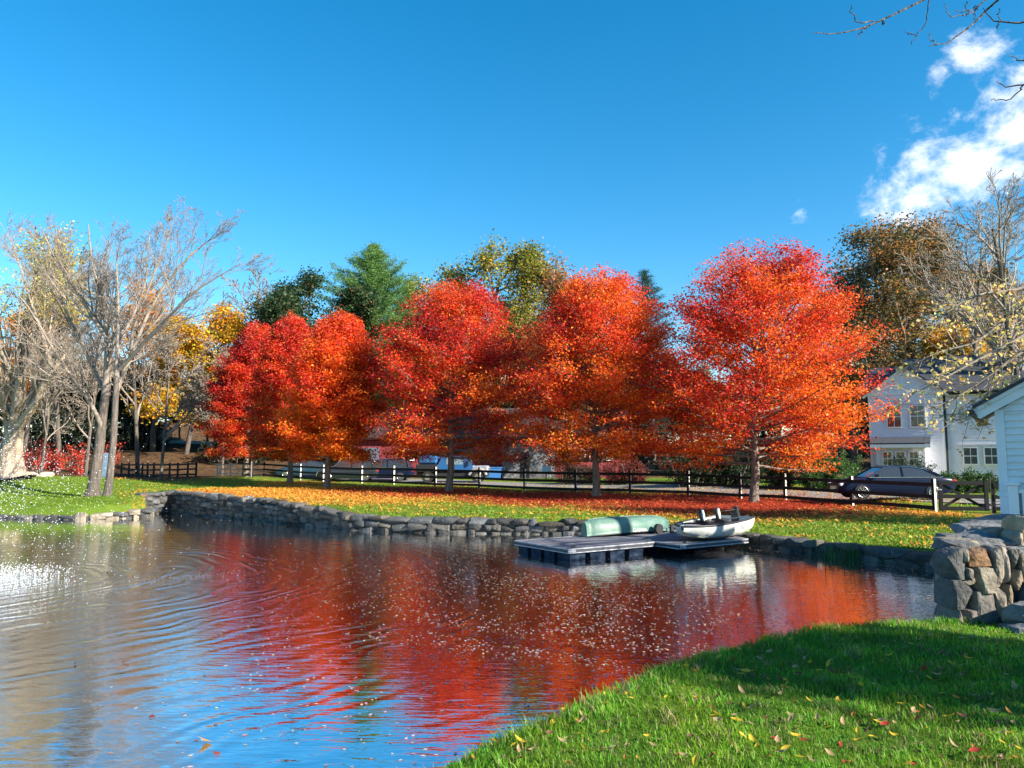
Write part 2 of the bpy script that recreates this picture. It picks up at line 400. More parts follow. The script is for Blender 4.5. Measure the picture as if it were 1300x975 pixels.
# ---------------------------------------------------------------- pond water
FOUNT = np.array([at(-75,742,0)[0], at(-75,742,0)[1]])
mw = bpy.data.materials.new('pond_water'); mw.use_nodes = True; nt = mw.node_tree; nt.nodes.clear()
tcg = N('ShaderNodeTexCoord')
mpf = N('ShaderNodeMapping'); mpf.inputs['Location'].default_value = (-FOUNT[0], -FOUNT[1], 0); LK(tcg.outputs['Object'], mpf.inputs[0])
nv = N('ShaderNodeTexNoise'); nv.inputs['Scale'].default_value = .35; nv.inputs['Detail'].default_value = 2; LK(mpf.outputs[0], nv.inputs['Vector'])
ln = N('ShaderNodeVectorMath', operation='LENGTH'); LK(mpf.outputs[0], ln.inputs[0])
rr = MA('ADD', ln.outputs['Value'], MA('MULTIPLY', nv.outputs[0], 2.0))
w1 = MA('SINE', MA('MULTIPLY', rr, 2*PI/.42), 0); w2 = MA('SINE', MA('MULTIPLY', rr, 2*PI/.27), 0)
fade = MR(ln.outputs['Value'], 4, 15, 1, .06)
mod = MR(NZ(.9, 2, .5, mpf.outputs[0]), .35, .65, .15, 1)
rings_h = MA('MULTIPLY', MA('MULTIPLY', MA('ADD', w1, MA('MULTIPLY', w2, .45)), fade), mod)
mps = N('ShaderNodeMapping'); mps.inputs['Scale'].default_value = (.75, 2.6, 1); mps.inputs['Rotation'].default_value = (0, 0, .12); LK(tcg.outputs['Object'], mps.inputs[0])
sm = NZ(3.2, 3, .5, mps.outputs[0]); fine = NZ(14, 2, .5, mps.outputs[0])
chop = MR(ln.outputs['Value'], 2, 13, 1, 0)
hh = MA('ADD', MA('MULTIPLY', rings_h, .0046), MA('ADD', MA('MULTIPLY', sm, .0046), MA('MULTIPLY', fine, MA('MULTIPLY_ADD', chop, .0042))))
for nn in nt.nodes:
    if nn.type == 'MATH' and nn.operation == 'MULTIPLY_ADD': nn.inputs[2].default_value = .0003
bu = N('ShaderNodeBump'); bu.inputs['Strength'].default_value = 1; bu.inputs['Distance'].default_value = 1; LK(hh, bu.inputs['Height'])
gl = N('ShaderNodeBsdfGlossy'); gl.inputs['Roughness'].default_value = .02; gl.inputs['Color'].default_value = (1,1,1,1); LK(bu.outputs[0], gl.inputs['Normal'])
df = N('ShaderNodeBsdfDiffuse'); df.inputs['Color'].default_value = (.010,.016,.016,1)
frn = N('ShaderNodeFresnel'); frn.inputs['IOR'].default_value = 2.3; LK(bu.outputs[0], frn.inputs['Normal'])
ms = N('ShaderNodeMixShader'); LK(MR(frn.outputs[0], .1, .75, .74, .99), ms.inputs[0]); LK(df.outputs[0], ms.inputs[1]); LK(gl.outputs[0], ms.inputs[2])
ou = N('ShaderNodeOutputMaterial'); LK(ms.outputs[0], ou.inputs['Surface'])
tag(mesh_obj('pond_water', [(np.array([[-55,-2,0],[12,-2,0],[12,42,0],[-55,42,0]]), np.array([[0,1,2,3]]), None, 0)], mw), kind='structure')

# ---------------------------------------------------------------- drive and hill path (draped sheets)
def drape(name, pts, width, m, lift=.03, step=.5, seed=0):
    P = [np.array(p[:2], float) for p in pts]; out = []
    for a, b in zip(P[:-1], P[1:]):
        k = max(2, int(np.linalg.norm(b-a)/step))
        for q in range(k): out.append(a+(b-a)*q/k)
    out.append(P[-1]); out = np.array(out)
    for _ in range(6): out[1:-1] = (out[:-2]+out[1:-1]*2+out[2:])/4
    T = np.gradient(out, axis=0); T /= np.linalg.norm(T, axis=1)[:,None]; Nn = np.stack([-T[:,1], T[:,0]], 1)
    nc = 9; V = []
    rn = R(seed); jl = np.convolve(rn.uniform(-.25,.25,len(out)+8), np.ones(9)/9, 'valid')
    for c in range(nc):
        f = c/(nc-1)*2-1; V.append(out+Nn*(f*(width/2+jl[:,None]*(abs(f) == 1))))
    V = np.stack(V, 1); Z = lawn(V[...,0].ravel(), V[...,1].ravel()).reshape(V.shape[:2])+lift
    V3 = np.concatenate([V, Z[...,None]], -1).reshape(-1,3); n = len(out)
    i = np.arange(n-1)[:,None]*nc; j = np.arange(nc-1)[None,:]
    F = np.stack([i+j, i+nc+j, i+nc+j+1, i+j+1], -1).reshape(-1,4)
    return tag(mesh_obj(name, [(V3, F, None, 0)], m, smooth=True), kind='structure')
M_drive = mat('gravel_drive', (.25,.24,.25), .9, noise=(10, (.15,.14,.14), 8), bump=(40, .5, .02))
M_path = mat('pale_path', (.42,.36,.27), .9, noise=(3, (.28,.22,.15), 6))
FP = [at(*p) for p in [(1262,652,.44),(1187,651,.44),(1082,643,.44),(997,636,.5),(940,632.5,.56),(874,630,.56),(800,628,.58),(731,625.5,.62),(666,623,.64),(608.6,620,.68),
      (552.6,618,.72),(499.7,616,.72),(459,613.5,.74),(410,611.5,.78),(381,609.5,.82),(335,607,.9)]]
FPn = []
for k, p in enumerate(FP):
    a = FP[max(k-1,0)][:2]; b = FP[min(k+1, len(FP)-1)][:2]; t = (b-a)/np.linalg.norm(b-a)
    FPn.append(p[:2]+np.array([t[1], -t[0]])*4.6)
FPn = [FPn[0]+np.array([14,-9.])]+FPn
drape('driveway', FPn, 5.2, M_drive, seed=3)
drape('hill_path', [(-70,104),(-50,106),(-38,108),(-26,112),(-10,118)], 3.2, M_path, lift=.06, step=1.0, seed=5)
# ---------------------------------------------------------------- stones
def _cube_sphere(n):
    V = []; F = []
    for ax in range(3):
        for s in (-1,1):
            base = len(V)
            for a in range(n+1):
                for b in range(n+1):
                    p = [0,0,0]; p[ax] = s; p[(ax+1)%3] = 2*a/n-1; p[(ax+2)%3] = 2*b/n-1; V.append(p)
            for a in range(n):
                for b in range(n):
                    q = [base+a*(n+1)+b, base+(a+1)*(n+1)+b, base+(a+1)*(n+1)+b+1, base+a*(n+1)+b+1]
                    F.append(q if s > 0 else q[::-1])
    return np.array(V, float), np.array(F)
CS3, CF3 = _cube_sphere(4); CS5, CF5 = _cube_sphere(8)
def rock(rn, c, half, rot=0, col=(.3,.3,.29), boxy=.5, rough=.12, hi=False, tilt=.06, mi=0):
    V0, F0 = (CS5, CF5) if hi else (CS3, CF3)
    sph = V0/np.linalg.norm(V0, axis=1)[:,None]
    V = V0*boxy+sph*(1-boxy)*1.12
    # planar chips: slice with a few random planes, then wobble
    for _ in range(9 if hi else 4):
        n = rn.normal(size=3); n /= np.linalg.norm(n); d = rn.uniform(.82, 1.12)
        k = np.maximum(V@n-d, 0); V = V-k[:,None]*n*.85
    ph = rn.uniform(0, 9, 6)
    w = np.sin(V[:,0]*2.3+ph[0])*np.sin(V[:,1]*2.7+ph[1])+np.sin(V[:,2]*3.1+ph[2])*np.sin(V[:,0]*1.9+ph[3])
    if hi: w = w+.5*np.sin(V[:,0]*7+V[:,1]*5+ph[4])*np.sin(V[:,2]*6.5+ph[5])
    V = V*(1+rough*w[:,None]*.5)
    V = V*np.array(half)
    e = Matrix.Rotation(rot, 3, 'Z') @ Matrix.Rotation(rn.normal()*tilt, 3, 'X') @ Matrix.Rotation(rn.normal()*tilt, 3, 'Y')
    V = V@np.array(e).T+np.array(c)
    return (V, F0, np.array(col), mi)
def stone_col(rn, kind=0):
    b = rn.uniform(.04, .14)
    pal = [(1,1,.97),(1,.95,.86),(.9,.96,1.0),(1,.88,.74),(.82,.88,.95)]
    t = np.array(pal[rn.choice(5, p=[.34,.24,.2,.1,.12])])
    if kind == 1: b = rn.uniform(.2,.36); t = np.array([1,.86,.66])
    return b*t

def dry_wall(name, line, top, foot, thick, label, seed, mw_=.42, mh=.24, capflat=True, kind=0):
    """line: list of xy; top/foot heights per point"""
    rn = R(seed); blocks = []
    L = np.array([p[:2] for p in line], float); seg = np.linalg.norm(np.diff(L, axis=0), axis=1); cum = np.r_[0, np.cumsum(seg)]; tot = cum[-1]
    def P(s): return np.array([np.interp(s, cum, L[:,0]), np.interp(s, cum, L[:,1])])
    def ht(s): return np.interp(s, cum, top), np.interp(s, cum, foot)
    # dark hearting
    ss = np.arange(0, tot+.5, .8); ss[-1] = tot
    core = []
    for a, b in zip(ss[:-1], ss[1:]):
        pa, pb = P(a), P(b)
        if np.linalg.norm(pb-pa) < .05: continue
        t, f = ht((a+b)/2); d = (pb-pa); an = math.atan2(d[1], d[0]); c = (pa+pb)/2
        M = Matrix.Translation((c[0], c[1], 0)) @ Matrix.Rotation(an, 4, 'Z')
        core.append(xf(box(-np.linalg.norm(d)/2-.03, np.linalg.norm(d)/2+.03, -thick*.3, thick*.3, f-.1, t-.12, None, 1), M))
    for b in core: blocks.append((b[0], b[1], np.array([.05,.05,.05]), 1))
    zrow = 0; 
    nrow = int(max((max(np.array(top)-np.array(foot)))/mh, 1))+1
    for rw in range(nrow):
        s = rn.uniform(0,.2)
        while s < tot:
            w = mw_*rn.uniform(.5, 1.7); sc = min(s+w/2, tot); t, f = ht(sc); full = t-f
            k = max(1, int(round(full/mh))); hh = full/k
            if rw < k:
                p = P(sc); q = P(min(sc+.2, tot)); p0 = P(max(sc-.2, 0)); an = math.atan2(q[1]-p0[1], q[0]-p0[0])
                zc = f+hh*(rw+.5)+rn.normal()*.02
                lastr = rw == k-1
                hs_ = hh*.54*rn.uniform(.85,1.15)
                th = thick*.5*rn.uniform(.85,1.08)
                if lastr and capflat and rn.rand() < .5: hs_ *= .8; w *= 1.25; th *= 1.12
                nrmv = np.array([-math.sin(an), math.cos(an)])
                off = rn.normal()*.035
                blocks.append(rock(rn, (p[0]+nrmv[0]*off, p[1]+nrmv[1]*off, zc), (w*.53, th, hs_), an+rn.normal()*.14, stone_col(rn, kind if rn.rand() < .7 else 0)))
            s += w
    o = mesh_obj(name, blocks, [M_stone, M_core], smooth=False)
    return tag(o, label, 'stone wall')
def shore(a, b): return [p for p in far_line[a:b]]
def offs(line, d):
    L = np.array(line); T = np.gradient(L, axis=0); T /= np.linalg.norm(T, axis=1)[:,None]
    return L+np.stack([T[:,1], -T[:,0]], 1)*d   # to the right of travel = landward when running right-to-left along the far shore
w1 = offs(shore(0, 14), .14)
tops = [.34,.36,.36,.34,.32,.36,.46,.50,.50,.56,.76,.93,1.02,1.0]
tot_line = list(w1)+[at(176,630,.85)[:2]]
dry_wall('stone_wall', tot_line, tops+[.98], [-.1]*14+[.2], .62, 'long dry stone retaining wall curving along the far pond edge below the maples', 11, .42, .20)
w2 = offs(shore(14, 18), .14)
dry_wall('stone_edging', w2, [.42,.36,.3,.22], [-.08]*4, .5, 'low sunlit row of pale shore stones at the lawn point under the bare trees', 12, .38, .24, kind=1)
w3 = offs(shore(17, 20), .1)
dry_wall('stone_edging', w3, [.22,.16,.14], [-.1]*3, .45, 'low straggling stones along the far left water line behind the fountain spray', 13, .45, .2)

# big masonry wall end, right foreground
def masonry():
    rn = R(5); B = []
    def core(x0,x1,y0,y1,z0,z1):
        b = box(x0+.07,x1-.07,y0+.07,y1-.07,z0,z1-.05,None,1); B.append((b[0],b[1],np.array([.05,.05,.05]),1))
    brown = (.24,.135,.07); g1=(.17,.16,.145); g2=(.095,.10,.105); g3=(.25,.22,.175); tan=(.25,.19,.125)
    def st(c, h, col, rot=0, bx=.75, ro=.05, tl=.02): B.append(rock(rn, c, h, rot, np.array(col)*rn.uniform(.85,1.15), bx, ro, True, tl))
    x0, y0 = 5.03, 9.02
    B += [(b_[0],b_[1],np.array([.05,.05,.05]),1) for b_ in prism([(x0+.1,y0+.08),(6.45,y0+.08),(7.0,10.0),(x0+.72,10.0)], .1, 1.40, 'xy')]
    k = 1/(F_PX/9.05)         # metres per photo px here
    def fx(px): return (px-650)*k
    def fz(py): return CAM_Z-(py-583)*k
    # front face stones traced by position: (px0, px1, py0, py1, colour, tilt)
    for (a, b, t, d, colr, ro) in [(1189,1211,693,731,g2,0),(1209,1216,694,712,g3,0),(1216,1245,693,716,brown,0),(1245,1257,692,716,g1,0),(1211,1222,716,732,g1,0),
            (1222,1248,717,748,g3,.05),(1248,1258,696,740,g3,.03),(1257,1268,692,743,(.27,.23,.2),.04),(1268,1279,694,718,g1,0),(1268,1280,719,745,tan,0),(1191,1220,731,767,g2,.03),(1207,1222,728,737,g3,0),(1220,1244,748,790,g1,-.1),
            (1230,1251,752,800,g2,.12),(1192,1207,766,800,g1,0),(1206,1222,768,800,(.2,.165,.15),0),(1248,1260,740,790,g3,0),(1258,1268,738,775,tan,.05),(1280,1292,697,735,g3,0),(1279,1296,733,760,g2,0)]:
        xa, xb = fx(a), fx(b); za, zb = fz(d), fz(t); dep = .2
        st(((xa+xb)/2, y0+dep*.72+rn.normal()*.012, (za+zb)/2), ((xb-xa)/2*1.05, dep, (zb-za)/2*1.05), colr, ro*0, .74, .05, .02+abs(ro)*.3)
    # left side (towards the water)
    for yy in (9.32, 9.68, 10.0):
        z = .2
        while z < 1.4:
            hh = rn.uniform(.2,.4); hh = min(hh, 1.5-z+.02)
            st((x0+.16+.6*(yy-9.02), yy+.05, z+hh/2), (.18, .26, hh*.52), [g1,g2,g3][rn.randint(3)]); z += hh
    # sloping cap slabs from low front block to the tall block behind
    for (cx_, cy_, cz_, hx_, hy_, hz_) in [(5.32,9.33,1.44,.30,.30,.07),(5.85,9.3,1.46,.32,.30,.075),(6.35,9.35,1.47,.30,.28,.07),(5.5,9.72,1.50,.36,.26,.09),(6.05,9.75,1.53,.36,.28,.09)]:
        st((cx_+.10+.45*(cy_-9.2),cy_+.03,cz_-.09), (hx_*.92,hy_*.9,hz_), (.17,.175,.18), rn.normal()*.15, .6, .1, .04)
    core(6.5, 8.6, 10.0, 11.0, .1, 1.5)
    for (cx_, cy_, cz_, hx_, hy_, hz_) in [(5.75,9.98,1.60,.32,.25,.11),(6.25,10.0,1.62,.32,.25,.12),(5.85,10.4,1.66,.38,.3,.11),(6.4,10.35,1.69,.36,.3,.1),(6.05,10.85,1.71,.45,.3,.09),(6.7,10.8,1.72,.35,.35,.09),(6.3,11.3,1.72,.6,.3,.09)]:
        st((cx_+.35+.5*(cy_-9.98),cy_,cz_-.15), (hx_,hy_,hz_), (.15,.165,.185), rn.normal()*.3, .55, .12, .06)
    for yy in (10.15,10.6,11.1):
        z = .2
        while z < 1.62:
            hh = min(rn.uniform(.2,.4), 1.62-z); st((6.15+.58*(yy-10), yy, z+hh/2), (.2,.27,hh*.52), [g1,g2,g3][rn.randint(3)]); z += hh
    # tall upright stones on the right shoulder
    k2 = 9.75/F_PX
    for (a, b, t, d, colr) in [(1266,1274,672,696,g3),(1272,1278,676,694,tan),(1274,1292,655,700,(.36,.27,.17)),(1288,1300,662,702,tan),(1283,1296,700,742,g3),(1276,1286,681,702,brown),(1296,1312,700,740,g1),(1300,1318,664,704,g1),(1312,1335,690,740,g3)]:
        xa, xb = (a-650)*k2, (b-650)*k2; zb, za = CAM_Z-(t-583)*k2, CAM_Z-(d-583)*k2
        st(((xa+xb)/2, 9.72, (za+zb)/2), ((xb-xa)/2*1.06, .22, (zb-za)/2*1.06), colr, 0, .72, .07, .06)
    core(6.5, 9.5, 9.4, 10.6, .1, 1.3)
    # heap of broad grey slabs at the foot, right
    for (cx_, cy_, cz_, hx_, hy_, hz_, ti) in [(6.0,8.75,.72,.42,.35,.17,.1),(6.5,8.85,.93,.5,.33,.2,.2),(5.75,8.62,.62,.3,.25,.1,.1),(6.75,8.55,.72,.45,.3,.2,.15),(6.2,9.0,.98,.3,.2,.2,.2),(7.2,8.8,1.0,.45,.4,.25,.15),(6.85,9.05,1.16,.45,.25,.14,.2),(7.5,9.2,1.2,.5,.4,.25,.2)]:
        st((cx_,cy_,cz_), (hx_,hy_,hz_), (.14,.155,.175), rn.normal()*.3, .55, .14, ti)
    return tag(mesh_obj('stone_wall', B, [M_stone, M_core]), 'tall rough masonry wall end of big grey and brown stones at right foreground by the grass', 'stone wall')
masonry()

# ---------------------------------------------------------------- trees
def unit(v): v = np.asarray(v, float); return v/(np.linalg.norm(v)+1e-9)
def perp_rand(rn, d):
    r_ = rn.normal(size=3); r_ -= d*(r_@d); return unit(r_)
def wander(rn, p, d, L, n, jit, up, out=None):
    P = [np.array(p, float)]; d = unit(d)
    for _ in range(n):
        d = unit(d+rn.normal(size=3)*jit+np.array([0,0,up])); P.append(P[-1]+d*L/n)
    return np.array(P)
def grow(rn, p, d, L, r, spec, lvl=0, out=None, rmin=.006):
    """spec per level: (children, length ratio, angle, jitter, up, first t)"""
    n = 7 if lvl == 0 else (5 if lvl == 1 else 3)
    kids, ratio, ang, jit, up, t0 = spec[lvl]
    P = wander(rn, p, d, L, n, jit, up)
    r1 = max(r*(.42 if lvl == 0 else .3), rmin); rad_ = np.linspace(r, r1, n+1)
    out.append((P, rad_, lvl))
    if lvl+1 < len(spec) and kids:
        for k in range(kids):
            t = t0+(1-t0)*(k+rn.uniform(.1,.9))/kids; x = t*n; i_ = min(int(x), n-1); f = x-i_
            q = P[i_]*(1-f)+P[i_+1]*f; dd = unit(P[i_+1]-P[i_]); a = rad(ang)*rn.uniform(.7,1.25)
            nd = dd*math.cos(a)+perp_rand(rn, dd)*math.sin(a)
            if nd[2] < -.25: nd[2] *= -.3
            LL = L*ratio*(1.15-.6*t)*rn.uniform(.75,1.2)
            rr_ = min(np.interp(x, range(n+1), rad_)*.72, r*.6*(LL/(L*ratio+1e-6))**.5)
            grow(rn, q, nd, LL, max(rr_, rmin), spec, lvl+1, out, rmin)
    return out
def wood_blocks(out, kmax=7, mi=0):
    B = []
    for P, rd, l in out:
        B += tube(P, rd, kmax if l == 0 else (5 if l == 1 else 3), None, mi)
    return B
def root_flare(P, rd, h=.5, f=1.7):
    z = P[:,2]-P[0,2]; return rd*(1+(f-1)*np.exp(-z/h*2.2))
def leaves(rn, C, size, cols, flat=.35, asp=.62, droop=0):
    """kite-shaped leaf faces at C(n,3)"""
    n = len(C); a = rn.normal(size=(n,3)); a[:,2] *= .55; a[:,2] -= droop; a /= np.linalg.norm(a, axis=1)[:,None]
    b = rn.normal(size=(n,3)); b -= a*(a*b).sum(1)[:,None]; b /= np.linalg.norm(b, axis=1)[:,None]
    s = (size*rn.uniform(.6,1.35,n))[:,None]
    V = np.stack([C-a*s*.5, C+b*s*asp*.5-a*s*.05, C+a*s*.5, C-b*s*asp*.5-a*s*.05], 1).reshape(-1,3)
    F = np.arange(4*n).reshape(n,4)
    return (V, F, np.repeat(cols, 4, axis=0), 0)
def pal(rn, n, base, var=.25, hue=.12):
    c = np.array(base)[None]*(1+rn.normal(size=(n,1))*var).clip(.35,1.9)
    c = c*(1+rn.normal(size=(n,3))*hue); return c.clip(.004,.95)

RED = np.array([.72,.052,.016]); CRIM = np.array([.46,.018,.018]); ORG = np.array([.88,.19,.014]); YEL = np.array([.90,.40,.03]); PINK = np.array([.72,.12,.08])
def maple(m, seed, label):
    rn = R(seed); p0 = m['p']; s = m['s']; Ht = (m['b'][1]-m['top'])/s*1.03; Rw = m['hw']/s*1.05; zb = 1.75 if seed != 3 else 1.9
    root = empty('maple_tree', (p0[0], p0[1], p0[2]-.03), 0, label, 'tree', 'red maples in a row along the fence')
    dx = m['cx']/s
    TP = np.array([[0,0,0],[.02,.01,.5],[.05*dx,.0,1.4],[.12*dx,.05,Ht*.3],[.45*dx,.0,Ht*.55],[.8*dx,-.05,Ht*.8],[dx*.9,0,Ht*.96]]); TP[2:,:2] += rn.normal(size=(5,2))*.05
    tr0 = .0145*Ht+.01
    trr = np.array([tr0*1.45,tr0*1.05,tr0*.95,tr0*.72,tr0*.42,tr0*.2,.012])
    out = [(TP, trr, 0)]
    prof_t = [0,.08,.2,.35,.5,.65,.8,.92,1.0]; prof_r = [.78,.98,1.05,1.02,.95,.84,.68,.46,.16]
    npri = 108; anchors = []; dens = []
    for k in range(npri):
        t = ((k+.5)/npri)**.9; z = zb*.95+(Ht*.95-zb)*t*.86
        az = k*2.39996+rn.normal()*.25
        el = rad(4+50*t**1.3+rn.normal()*6)
        c = np.array([np.interp(z, TP[:,2], TP[:,0]), np.interp(z, TP[:,2], TP[:,1]), z])
        L = Rw*np.interp(t, prof_t, prof_r)*rn.uniform(.82,1.12)/max(math.cos(el)*.96, .5)
        L = min(L, Rw*1.25)
        if t > .86: L = max(L, (Ht-z)*rn.uniform(.7,1.05))
        d = np.array([math.cos(az)*math.cos(el), math.sin(az)*math.cos(el), math.sin(el)])
        P = wander(rn, c, d, L, 6, .07, .035 if t > .15 else -.02); r0 = .03+.045*(1-t)*(Ht/12)
        out.append((P, np.linspace(r0, .008, 7), 1))
        nsec = int(6+L*1.9)
        for q in range(nsec):
            ts = .22+.78*(q+rn.uniform(.2,.8))/nsec; x = ts*6; i_ = min(int(x), 5); f = x-i_; pp = P[i_]*(1-f)+P[i_+1]*f
            dd = unit(P[i_+1]-P[i_]); a = rn.uniform(.5,1.05); sd = perp_rand(rn, dd); sd[2] *= .5; nd = unit(dd*math.cos(a)+sd*math.sin(a)+[0,0,.08])
            L2 = L*.34*(1.15-.65*ts)*rn.uniform(.7,1.25)
            P2 = wander(rn, pp, nd, L2, 3, .1, .03); out.append((P2, np.linspace(.014,.005,4), 2))
            cl = rn.normal()
            m2 = int(3+L2*2.2)
            for w_ in range(m2):
                tt = rn.uniform(.1,1.05); x2 = min(tt,1)*3; i2 = min(int(x2),2); f2 = x2-i2
                anchors.append(P2[i2]*(1-f2)+P2[i2+1]*f2+rn.normal(size=3)*[.09,.09,.06]); dens.append((t, ts, cl))
        anchors.append(P[-1]); dens.append((t,1,0))
    A = np.array(anchors); D = np.array(dens); nA = len(A); per = int(np.clip(m.get('n', 150000)/nA, 4, 110))
    zt_ = np.percentile(A[:,2], 99.6)+.05; kz_ = (Ht-zb)/(zt_-zb)
    sq = lambda Q: np.stack([Q[:,0], Q[:,1], np.where(Q[:,2] > zb, zb+(Q[:,2]-zb)*kz_, Q[:,2])], 1)
    A = sq(A); out = [(sq(P_), r_, l_) for P_, r_, l_ in out]
    ep = rn.uniform(0,6,4); esh = np.array([.80,.93,1.02,1.03,.93,.76,.55,.34,.14])*(1+rn.normal(size=9)*.03)
    def outside(P_):
        q = P_[-1]; h_ = (q[2]-zb)/(Ht-zb); az_ = math.atan2(q[1], q[0]-np.interp(q[2],TP[:,2],TP[:,0])); r_ = math.hypot(q[1], q[0]-np.interp(q[2],TP[:,2],TP[:,0]))
        return r_ > Rw*np.interp(h_, [0,.08,.2,.35,.5,.65,.8,.92,1.0], esh)*(1.0+.07*math.sin(az_*3+ep[0]+h_*5)+.06*math.sin(az_*5+ep[1]-h_*9))
    out = [o_3 for o_3 in out if o_3[2] < 2 or not outside(o_3[0])]
    tr_ = []
    for P_, r_, l_ in out:
        if l_ == 1:
            k_ = len(P_)
            while k_ > 2 and outside(P_[:k_]): k_ -= 1
            P_, r_ = P_[:k_], r_[:k_]
        tr_.append((P_, r_, l_))
    out = tr_
    sprig = rn.normal(size=(nA,1))
    C = np.repeat(A, per, 0); Dd = np.repeat(D, per, 0); sp = np.repeat(sprig, per, 0)[:,0]
    C = C+rn.normal(size=C.shape)*[.28,.28,.11]
    n = len(C)
    keep = rn.rand(n) < np.interp(Dd[:,0], [0,.72,.86,1], [1,1,.8,.55])
    C, Dd, sp = C[keep], Dd[keep], sp[keep]; n = len(C)
    keepz = C[:,2] > zb*.88+rn.normal(size=n)*.12; C, Dd, sp = C[keepz], Dd[keepz], sp[keepz]; n = len(C)
    hr_ = (C[:,2]-zb)/(Ht-zb); cxx = np.interp(C[:,2], TP[:,2], TP[:,0]); dxy = C[:,:2]-np.stack([cxx, 0*cxx],1); azz = np.arctan2(dxy[:,1], dxy[:,0])
    env = Rw*np.interp(hr_, [0,.08,.2,.35,.5,.65,.8,.92,1.0], esh)*(1+.07*np.sin(azz*3+ep[0]+hr_*5)+.06*np.sin(azz*5+ep[1]-hr_*9)+np.repeat(rn.normal(size=nA)*.13, per)[:len(keep)][keep][keepz]+rn.normal(size=n)*.03)
    ke = np.hypot(dxy[:,0],dxy[:,1]) < env
    C, Dd, sp = C[ke], Dd[ke], sp[ke]; n = len(C)
    # leaf hue: turns orange and gold in broad patches, deeper red elsewhere
    ph_ = rn.uniform(0,6,6); nz = .45*(np.sin(C[:,0]*.9+ph_[0]+np.sin(C[:,2]*.8+ph_[1]))*np.sin(C[:,1]*.8+ph_[2])+.6*np.sin(C[:,2]*1.5+C[:,0]*.7+ph_[3]))
    nz = np.array([0.0])+nz
    hrel = (C[:,2]-zb)/(Ht-zb); xr = (C[:,0]-dx)/Rw
    tone = m['tone']
    o_ = {0: .62, 1: .80, 2: .46, 3: .34}[tone]
    f = o_+nz*.75+sp*.16+Dd[:,2]*.10-(hrel-.35)*.35+xr*.13+rn.normal(size=n)*.17
    f = f.clip(0,1)[:,None]
    col = np.where(f < .5, CRIM*(1-2*f)+RED*2*f, RED*(2-2*f)+ORG*(2*f-1))
    yl = (rn.rand(n) < np.interp(hrel, [0,.2,.5], [.26,.10,.015])*(1.2 if tone in (1,2) else .75))[:,None]
    col = np.where(yl, YEL*.9, col)
    pk = (rn.rand(n) < np.interp(hrel, [.5,1], [.02,.22]))[:,None]; col = np.where(pk, PINK, col)
    col = col*(1+rn.normal(size=(n,1))*.22).clip(.4,1.8)
    TPt, trt, _ = out[0]
    mesh_obj('trunk', wood_blocks([out[0]], 12), M_maplebark, root, smooth=True)
    mesh_obj('branches', wood_blocks(out[1:], 5), M_maplebark, root, smooth=True)
    mesh_obj('crown', [leaves(rn, C, .118 if s > 22 else .132, col.clip(0,.95))], M_leaf, root)
    return root
ML = ['largest red maple, nearest the gate and the dark car', 'orange-red maple with open top standing behind the green canoe', 'deep red maple with bright trunk in the middle of the row, beside the blue truck',
      'orange maple with low twigs on its pale trunk, left of the deep red one', 'red-orange maple with a slanting pale trunk near the left end of the row', 'pinkish red maple at the far left end of the maple row beside the pale gate']
for k, (m, l) in enumerate(zip(MAPLES, ML)): maple(m, k+1, l)

# ---- bare and background trees
def tree_obj(out, label, cat, loc, group=None, name='bare_tree', barkm=None, leafb=None, kind=None, kmax=8):
    root = empty(name, loc, 0, label, cat, group)
    trunk = [o for o in out if o[2] == 0]; rest = [o for o in out if o[2] > 0]
    mesh_obj('trunk', wood_blocks(trunk, kmax+2), barkm or M_bark, root, smooth=True)
    if rest: mesh_obj('branches', wood_blocks(rest, kmax), M_twig if barkm is None else barkm, root, smooth=True)
    if leafb: mesh_obj('crown', leafb, M_leaf, root)
    return root
SPEC_BARE = [(9,.62,38,.06,.05,.28),(8,.55,42,.12,.07,.2),(7,.52,40,.16,.07,.15),(5,.5,40,.2,.05,.15),(0,0,0,.2,.03,0)]
def from_out(P, r0, r1): return (np.array(P, float), np.linspace(r0, r1, len(P)), 0)

